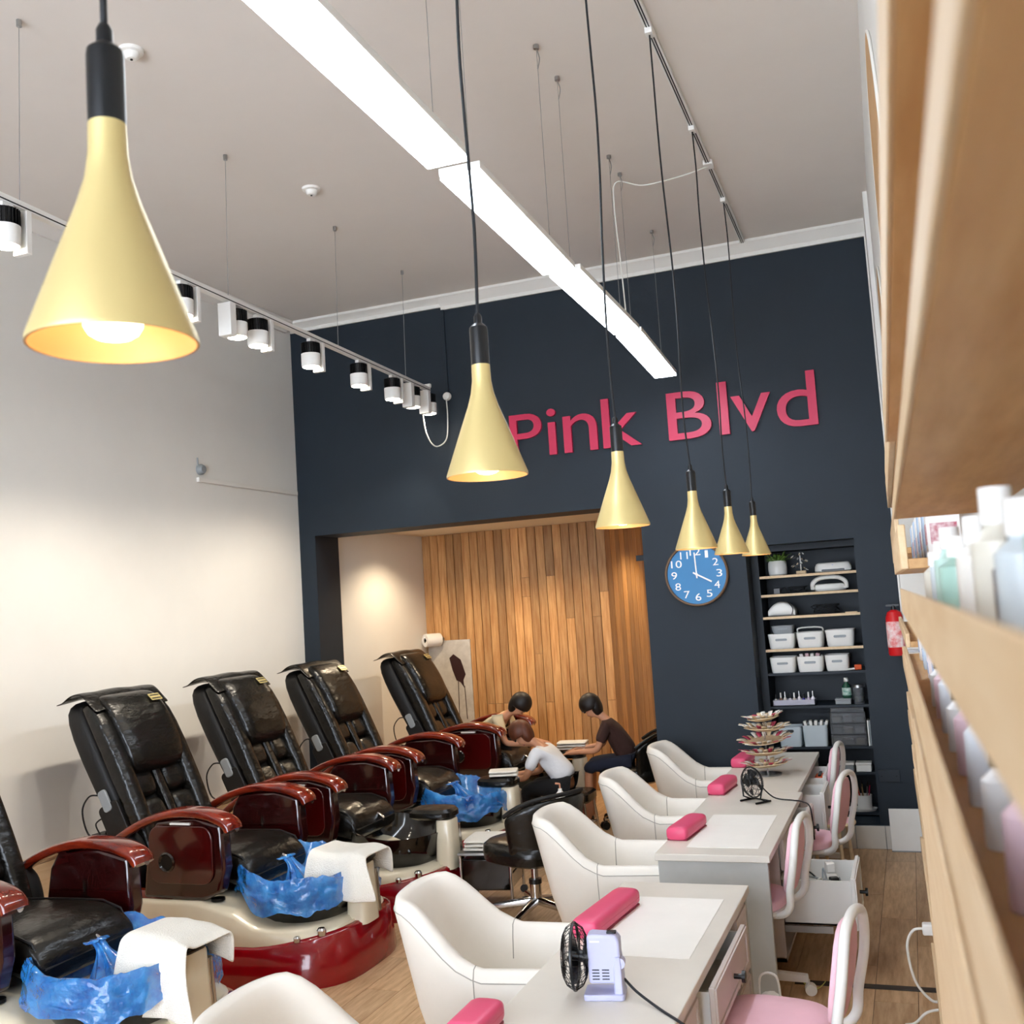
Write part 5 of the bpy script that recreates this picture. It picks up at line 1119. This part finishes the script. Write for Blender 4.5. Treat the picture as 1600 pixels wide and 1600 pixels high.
# ------------------------------------------------------------------ people
def skinmesh(name, verts, edges, radii, m, parent, sub=2, root=0):
    me = bpy.data.meshes.new(name); me.from_pydata([tuple(v) for v in verts], edges, [])
    o = bpy.data.objects.new(name, me); col.objects.link(o); o.parent = parent
    md = o.modifiers.new('skin', 'SKIN'); md.use_smooth_shade = True; md.branch_smoothing = 0.4
    for i, sv in enumerate(me.skin_vertices[0].data):
        r = radii[i]; sv.radius = r if isinstance(r, tuple) else (r, r); sv.use_root = (i == root)
    s = o.modifiers.new('sub', 'SUBSURF'); s.levels = s.render_levels = sub
    me.materials.append(m)
    return o
def person(lab, loc, rz, lean, top, trousers, hair, headtilt=0.5, sc=0.92, long=False, bare=False, sh=0.40):
    t = thing('person', lab, 'person', loc, rz, 'people among the far chairs'); t.scale = (sc, sc, sc)
    P = Vector((0, 0, sh + 0.07)); d = Vector((math.sin(lean), 0, math.cos(lean)))
    fw = Vector((math.cos(lean), 0, -math.sin(lean)))
    chest, neck = P + d * 0.36 , P + d * 0.50
    hd = Vector((math.sin(lean + headtilt * .5), 0, math.cos(lean + headtilt * .5)))
    V, E, Rr = [], [], []
    def av(p, r, par=None):
        V.append(p); Rr.append(r)
        if par is not None: E.append((par, len(V) - 1))
        return len(V) - 1
    pel = av(P, (.095, .085)); wa = av(P + d * 0.18, (.085, .075), pel); ch_ = av(chest, (.10, .08), wa); nk = av(neck, (.055, .055), ch_)
    n2 = av(neck + hd * .06, .05, nk); jaw = av(neck + hd * .115 + Vector((hd.z, 0, -hd.x)) * .022, (.058, .062), n2); cr = av(neck + hd * .19 + Vector((hd.z, 0, -hd.x)) * .008, (.078, .088), jaw); cp = av(neck + hd * .245, (.05, .055), cr)
    face = Vector((hd.z, 0, -hd.x)); ns = av(neck + hd * .15 + face * .10, .013, jaw)
    arms = {}
    hands = []
    for s in (-1, 1):
        sh_ = av(chest + d * .07 + Vector((0, s * .15, 0)), .044, ch_); el = av(sh_ and V[sh_] + Vector((.10, s * .06, -.24)), .036, sh_)
        wr_ = av(V[el] + Vector((.22, -s * .08, -.02)), .027, el); pa = av(V[wr_] + Vector((.07, -s * .012, -.01)), (.034, .02), wr_)
        for q, (dy, L) in enumerate(((-.028, .06), (-.01, .075), (.01, .07), (.027, .055))):
            k1 = av(V[pa] + Vector((.045, dy, -.004)), .0095, pa); av(V[k1] + Vector((L * .7, dy * .1, -.02)), .007, k1)
        th = av(V[pa] + Vector((.0, -s * .035, .0)), .010, pa); av(V[th] + Vector((.035, -s * .012, -.008)), .008, th)
        arms[s] = (sh_, el, wr_)
    legs = {}
    for s in (-1, 1):
        hp = av(P + Vector((.04, s * .09, -.02)), .06, pel); kn = av(Vector((.42, s * .13, sh + .04)), .048, hp); an = av(Vector((.46, s * .13, .09)), .038, kn); to = av(Vector((.60, s * .15, .035)), (.035, .028), an)
        legs[s] = (hp, kn, an, to)
    skinmesh('body', V, E, Rr, SKIN, t, 2)
    g = 1.13
    vs_ = [P + d * .02, P + d * .18, chest, neck - d * .03]; rs = [.15, .135, .152, .075]; es = [(0, 1), (1, 2), (2, 3)]
    for s in (-1, 1):
        a_, e_, w_ = arms[s]; vs_ += [V[a_], V[a_].lerp(V[e_], .75)]; rs += [.066, .058]; k = len(vs_); es += [(2, k - 2), (k - 2, k - 1)]
    skinmesh('top', vs_, es, rs, top, t, 2)
    vs_ = [P + d * .06, P - Vector((0, 0, .02))]; rs = [.15, .15]; es = [(0, 1)]
    for s in (-1, 1):
        h_, k_, a_, o_ = legs[s]; end = V[k_].lerp(V[a_], .15 if bare else .9)
        vs_ += [V[h_], V[k_], end]; rs += [.098, .074, .072 if bare else .055]; k = len(vs_); es += [(1, k - 3), (k - 3, k - 2), (k - 2, k - 1)]
    skinmesh('trousers', vs_, es, rs, trousers, t, 2)
    for s in (-1, 1):
        a_, o_ = V[legs[s][2]], V[legs[s][3]]
        skinmesh('shoe', [Vector((a_.x - .02, a_.y, .04)), Vector((a_.x + .07, a_.y, .04)), Vector((o_.x + .02, o_.y, .032))], [(0, 1), (1, 2)], [.042, .045, .034], BLACKP, t, 1)
    # hair cap and eyes
    hc = neck + hd * .20 - face * .012
    RM = Matrix((face, Vector((0, 1, 0)), hd)).transposed()
    ax = (hd - face * .55).normalized(); fx = Vector((0, 1, 0)).cross(ax).normalized()
    RM = Matrix((fx, Vector((0, 1, 0)), ax)).transposed()
    prof = [(math.sin(a) * .104, math.cos(a) * .108) for a in [math.pi * k / 16 * .66 for k in range(17)]]
    MB().lathe(prof, hc, 24, RM, sx=1.05, sy=.93).build('hair', hair, t, solid=0.014, ang=80)
    MB().lathe([(math.sin(a) * .088, math.cos(a) * .12) for a in [math.pi * k / 12 for k in range(13)]], hc - face * .03 - hd * .055, 18, RM, sx=.75).build('hair_length', hair, t)
    for s in (-1, 1):
        MB().lathe([(math.sin(a) * .011, math.cos(a) * .011) for a in [math.pi * k / 8 for k in range(9)]], neck + hd * .185 + face * .085 + Vector((0, s * .032, 0)), 10).build('eye', BLACKP, t)
        MB().lathe([(math.sin(a) * .02, math.cos(a) * .03) for a in [math.pi * k / 8 for k in range(9)]], neck + hd * .165 + Vector((0, s * .083, 0)), 10, sy=.4).build('ear', SKIN, t)
    MB().tube([neck + hd * .098 + face * .078 + Vector((0, y, 0)) for y in (-.022, 0, .022)], [.004, .006, .004], 6).build('mouth', mat('lips', '#9c5548', 0.5, noise=0.05), t)
    return t
person('person in a white top with brown hair, leaning forward on a low stool', (-2.72, 8.29, 0), R(180), R(42), CLOTHW, CLOTHB, HAIRB, .5, .86, sh=0.385 / .86)
person('person in a cream top with dark hair bending forward on the far pedicure chair', (-3.86, 8.98, 0.17), R(0), R(52), CLOTHC, CLOTHB, HAIR, .3, .86, sh=0.62 / .86 - .17 / .86 + .0)
person('person with dark hair in a brown top on the far rolling chair', (-2.36, 8.86, 0), R(188), R(30), mat('dark_brown_cotton', '#3a221c', 0.9, noise=0.1, bump=0.2), CLOTHN, HAIR, .6, .84, bare=True, sh=.48 / .84)

# ------------------------------------------------------------------ product shelves on the right
def shelf_unit(lab, y0, y1, xf, levels, name='product_shelf', depth=0.25, lt=0.018):
    t = thing(name, lab, 'shelf', RF(xf, (y0 + y1) / 2, 0), AR)
    L = (y1 - y0) / 2
    for z0, z1, lip in levels:
        MB().span((lt, -L, z0), (depth, L, z0 + 0.025)).build('shelf_board', OAK, t, bevel=0.002)
        MB().span((0.0, -L, z0), (lt, L, z1)).build('front_lip', OAKP, t, bevel=min(0.003, lt * .2))
    return t
# near bay: a narrow polish rack a hand's breadth from the camera
t = shelf_unit('blurred oak polish rack right beside the camera', -0.3, 2.5, 0.03, [(2.215, 2.285, 1), (2.04, 2.072, 1), (1.832, 1.885, 1), (1.66, 1.745, 1)], depth=0.2, lt=0.004)
for y in (-1.38, 1.38): MB().span((0.19, y - .02, 0.0), (0.21, y + .02, 2.3)).build('upright', OAK, t)
cb = MB().span((0.0, -1.4, 0.08), (0.018, 1.4, 1.60)).build('base_front', OAKP, t, bevel=0.003); MB().span((0.018, -1.4, 1.56), (0.2, 1.4, 1.58)).build('base_top', OAK, t)
for y in (-1.39, 1.382): MB().span((0.018, y, 0.0), (0.2, y + .012, 1.58)).build('base_side', OAK, t)
shelf_unit('oak product shelves in the middle of the right wall', 2.75, 4.55, 0.04, [(2.25, 2.36, 1), (1.93, 2.04, 1), (1.585, 1.64, 1), (1.40, 1.46, 1), (1.19, 1.25, 1), (0.80, 0.88, 1), (0.4, 0.48, 1), (0.05, 0.13, 1)], depth=0.27)
shelf_unit('oak product shelves at the far end of the right wall', 4.8, 7.2, 0.06, [(2.38, 2.55, 1), (2.02, 2.22, 1), (1.62, 1.68, 1), (1.36, 1.44, 1), (1.0, 1.09, 1), (0.62, 0.72, 1), (0.2, 0.3, 1)], depth=0.25)
def rbottle(y, z, x, h, r, hexc, lab, grp, cap):
    t = thing('product_bottle', lab, 'bottle', RF(x, y, z), AR, grp)
    MB().lathe([(0, 0), (r, 0), (r * 1.02, h * .05), (r, h * .62), (r * .5, h * .72), (r * .48, h * .75), (0, h * .75)], n=20).build('bottle_body', mat('product_' + hexc[1:], hexc, 0.3, noise=0.03), t)
    MB().lathe([(0, h * .74), (r * .6, h * .74), (r * .58, h), (0, h)], n=16).build('cap', cap, t)
grp = 'bottles on the eye level shelf'
hexes = [('#a9cdbf', 'mint green', WPL), ('#d8b3b6', 'dusty pink', BLACKP), ('#b9d6cb', 'mint', WPL), ('#d9bfc4', 'pale pink', BLACKP), ('#c9d3d6', 'pale blue', WPL), ('#5d5a60', 'charcoal', BLACKP), ('#d8d3c4', 'ivory', WPL), ('#b7c7cf', 'ice blue', BLACKP), ('#e3dfd6', 'white', WPL), ('#8d8f94', 'grey', WPL)]
ord_ = ['nearest', 'second', 'third', 'fourth', 'fifth', 'sixth', 'seventh', 'eighth', 'ninth', 'tenth', 'eleventh', 'twelfth', 'thirteenth', 'fourteenth', 'fifteenth', 'sixteenth', 'seventeenth', 'eighteenth', 'nineteenth', 'twentieth']
yy = 0.36
for k in range(18):
    hx_, nm, cp_ = hexes[k % 10]; r_ = [0.026, 0.021, 0.022, 0.02, 0.019][k % 5] 
    rbottle(yy, 1.8575, 0.085 + .012 * (k % 2), [.11, .088, .10, .082, .09, .075][k % 6], r_, hx_, '%s bottle, %s from the camera on the eye level shelf' % (nm, ord_[k]), grp, cp_)
    yy += 0.075 + .035 * (k % 3 == 0) + .02 * (k > 6)
cyc = [('#e4e2e0', 'white', BLACKP), ('#2c2f6a', 'navy', BLACKP), ('#d9bcc4', 'pink', WPL), ('#5b4036', 'brown', BLACKP), ('#d8dbe0', 'silver', BLACKP), ('#c8a9b8', 'mauve', BLACKP)]
for k in range(20):
    hx_, nm, cp_ = cyc[(k * 5) % 6]
    rbottle(0.42 + k * .085, 1.6855, 0.075 + .03 * (k % 2), .085 + .012 * (k % 3), 0.018, hx_, 'small %s bottle, %s from the camera on the shelf below eye level' % (nm, ord_[k]), 'small bottles below eye level', cp_)
for k in range(16):
    hx_, nm, cp_ = cyc[(k * 7 + 2) % 6]
    rbottle(2.86 + k * .105, 1.2155, 0.10 + .03 * (k % 2), .10 + .015 * (k % 3), 0.02, hx_, 'small %s bottle, %s from the camera on the waist high middle shelf' % (nm, ord_[k]), 'small bottles on the waist high shelf', cp_)
def carton(y, z, x, d, hexc, lab, grp, band=None):
    t = thing('product_carton', lab, 'carton', RF(x, y, z), AR, grp)
    MB().box((0, 0, d[2] / 2), d).build('box_body', mat('carton_' + hexc[1:], hexc, 0.5, noise=0.03), t, bevel=0.002)
    MB().box((-d[0] / 2 - .0005, 0, d[2] * .4), (0.001, d[1] * .8, d[2] * .35)).build('label_print', band or GREYB, t)
    MB().box((0, -d[1] / 2 - .0005, d[2] * .4), (d[0] * .8, 0.001, d[2] * .35)).build('label_print', band or GREYB, t)
BLB = mat('blue_print', '#3c6fae', 0.5, second='#dfe8ef', nscale=60); PKB = mat('pink_print', '#b5485f', 0.5, second='#ece4e4', nscale=60)
pos = ['nearest', 'second', 'third', 'fourth', 'fifth', 'sixth', 'seventh', 'eighth']
for k in range(8): carton(2.9 + k * .21, 1.6105, 0.14 + .02 * (k % 2), (0.09, 0.10, 0.13 - .02 * (k % 3)), ['#e9e7e3', '#c8d8e6', '#e5dcdc'][k % 3], '%s carton with %s print, %s on the middle wall shelf at chest height' % (['white', 'pale blue', 'pale pink'][k % 3], ['blue', 'pink'][k % 2], pos[k]), 'cartons at chest height', [BLB, PKB][k % 2])
for k in range(8): carton(5.05 + k * .26, 1.385, 0.14, (0.10, 0.14, 0.10), ['#efece8', '#d9dbe0'][k % 2], '%s carton, %s on the far wall shelf' % (['white', 'silver grey'][k % 2], pos[k]), 'cartons on the far shelf', [GREYB, PKB][k % 2])
for k in range(8): carton(5.05 + k * .26, 1.025, 0.15, (0.11, 0.16, 0.11), ['#efece8', '#cfc7c0'][k % 2], '%s carton, %s on the low far shelf' % (['white', 'beige'][k % 2], pos[k]), 'cartons on the low far shelf', [BLB, GREYB][k % 2])
for k in range(8): carton(2.9 + k * .21, 1.9555, 0.15, (0.08, 0.12, 0.15), ['#f0eeea', '#b9cfe6'][k % 2], '%s carton, %s on the head high middle shelf' % (['white', 'light blue'][k % 2], pos[k]), 'cartons at head height', [PKB, BLB][k % 2])
# arched oak boards on the bulkhead
def arch(lab, y0, y1, z0, z1):
    t = thing('arched_board', lab, 'wall board', RF(0.125, (y0 + y1) / 2, (z0 + z1) / 2), AR, 'arched oak boards')
    w_ = (y1 - y0) / 2; poly = [(y0, z0), (y1, z0)] + [((y0 + y1) / 2 + w_ * math.cos(a), z1 - w_ * 1.3 + w_ * 1.3 * math.sin(a)) for a in [math.pi * k / 20 for k in range(21)]]
    MB().prism(poly, lambda y, z, d_: Vector((-d_, y - (y0 + y1) / 2, z - (z0 + z1) / 2)), 0.001, 0.010).build('panel', OAK, t)
    pc = [Vector((-.006, y - (y0 + y1) / 2, z - (z0 + z1) / 2)) for y, z in poly[1:] + poly[:1]]
    MB().tube(pc, 0.006, 8).build('edge_band', TRIMW, t)
arch('pale oak arched board high on the right wall, nearer one', 3.4, 4.9, 3.32, 3.95); arch('pale oak arched board high on the right wall, farther one', 5.6, 6.9, 3.32, 3.68)
# fire extinguisher cabinet
t = thing('fire_extinguisher', 'red fire extinguisher with a white label on the navy wall by the shelves', 'extinguisher', (-0.13, 8.03, 1.38))
MB().lathe([(0, -0.0), (0.055, 0), (0.06, 0.015), (0.06, 0.27), (0.045, 0.31), (0.02, 0.325), (0, 0.325)], n=28).build('cylinder', REDP, t); MB().lathe([(0.0608, 0.06), (0.0612, 0.062), (0.0612, 0.24), (0.0608, 0.242)], n=28).build('label_band', mat('ext_label', '#efe9e6', 0.5, second='#d8322f', nscale=22), t)
MB().cyl((0, 0, .32), (0, 0, .36), .014, n=10).span((-.05, -.012, .35), (.04, .012, .365)).build('valve', BLACKP, t); MB().span((-.04, .06, .05), (.04, .1, .3)).build('wall_bracket', REDP, t)
# plug and white cable
t = thing('wall_plug', 'white plug with a looping white cable near the shelf foot', 'plug', RF(0.085, 5.12, 0.36), AR)
MB().span((-0.07, -0.025, -0.025), (0.0, 0.025, 0.025)).build('plug_body', WPL, t, bevel=0.008); MB().tube(spline([(-.06, 0, 0), (-.11, 0, -.01), (-.14, -.01, -.08), (-.12, -.02, -.22), (-.06, -.02, -.30), (-.02, -.02, -.30)], 8), 0.006, 8).build('cable', WCORD, t)
tag(MB().tube(spline([RF(0.06, 5.0, .06), RF(0.0, 4.98, .05), RF(-.05, 4.97, .008), RF(-.09, 4.95, .006)], 8), 0.006, 8).build('cable_end', WCORD), 'loose white cable end on the floor strip by the shelves', 'cable')
print('OBJS', len(bpy.data.objects), 'planks', npl)
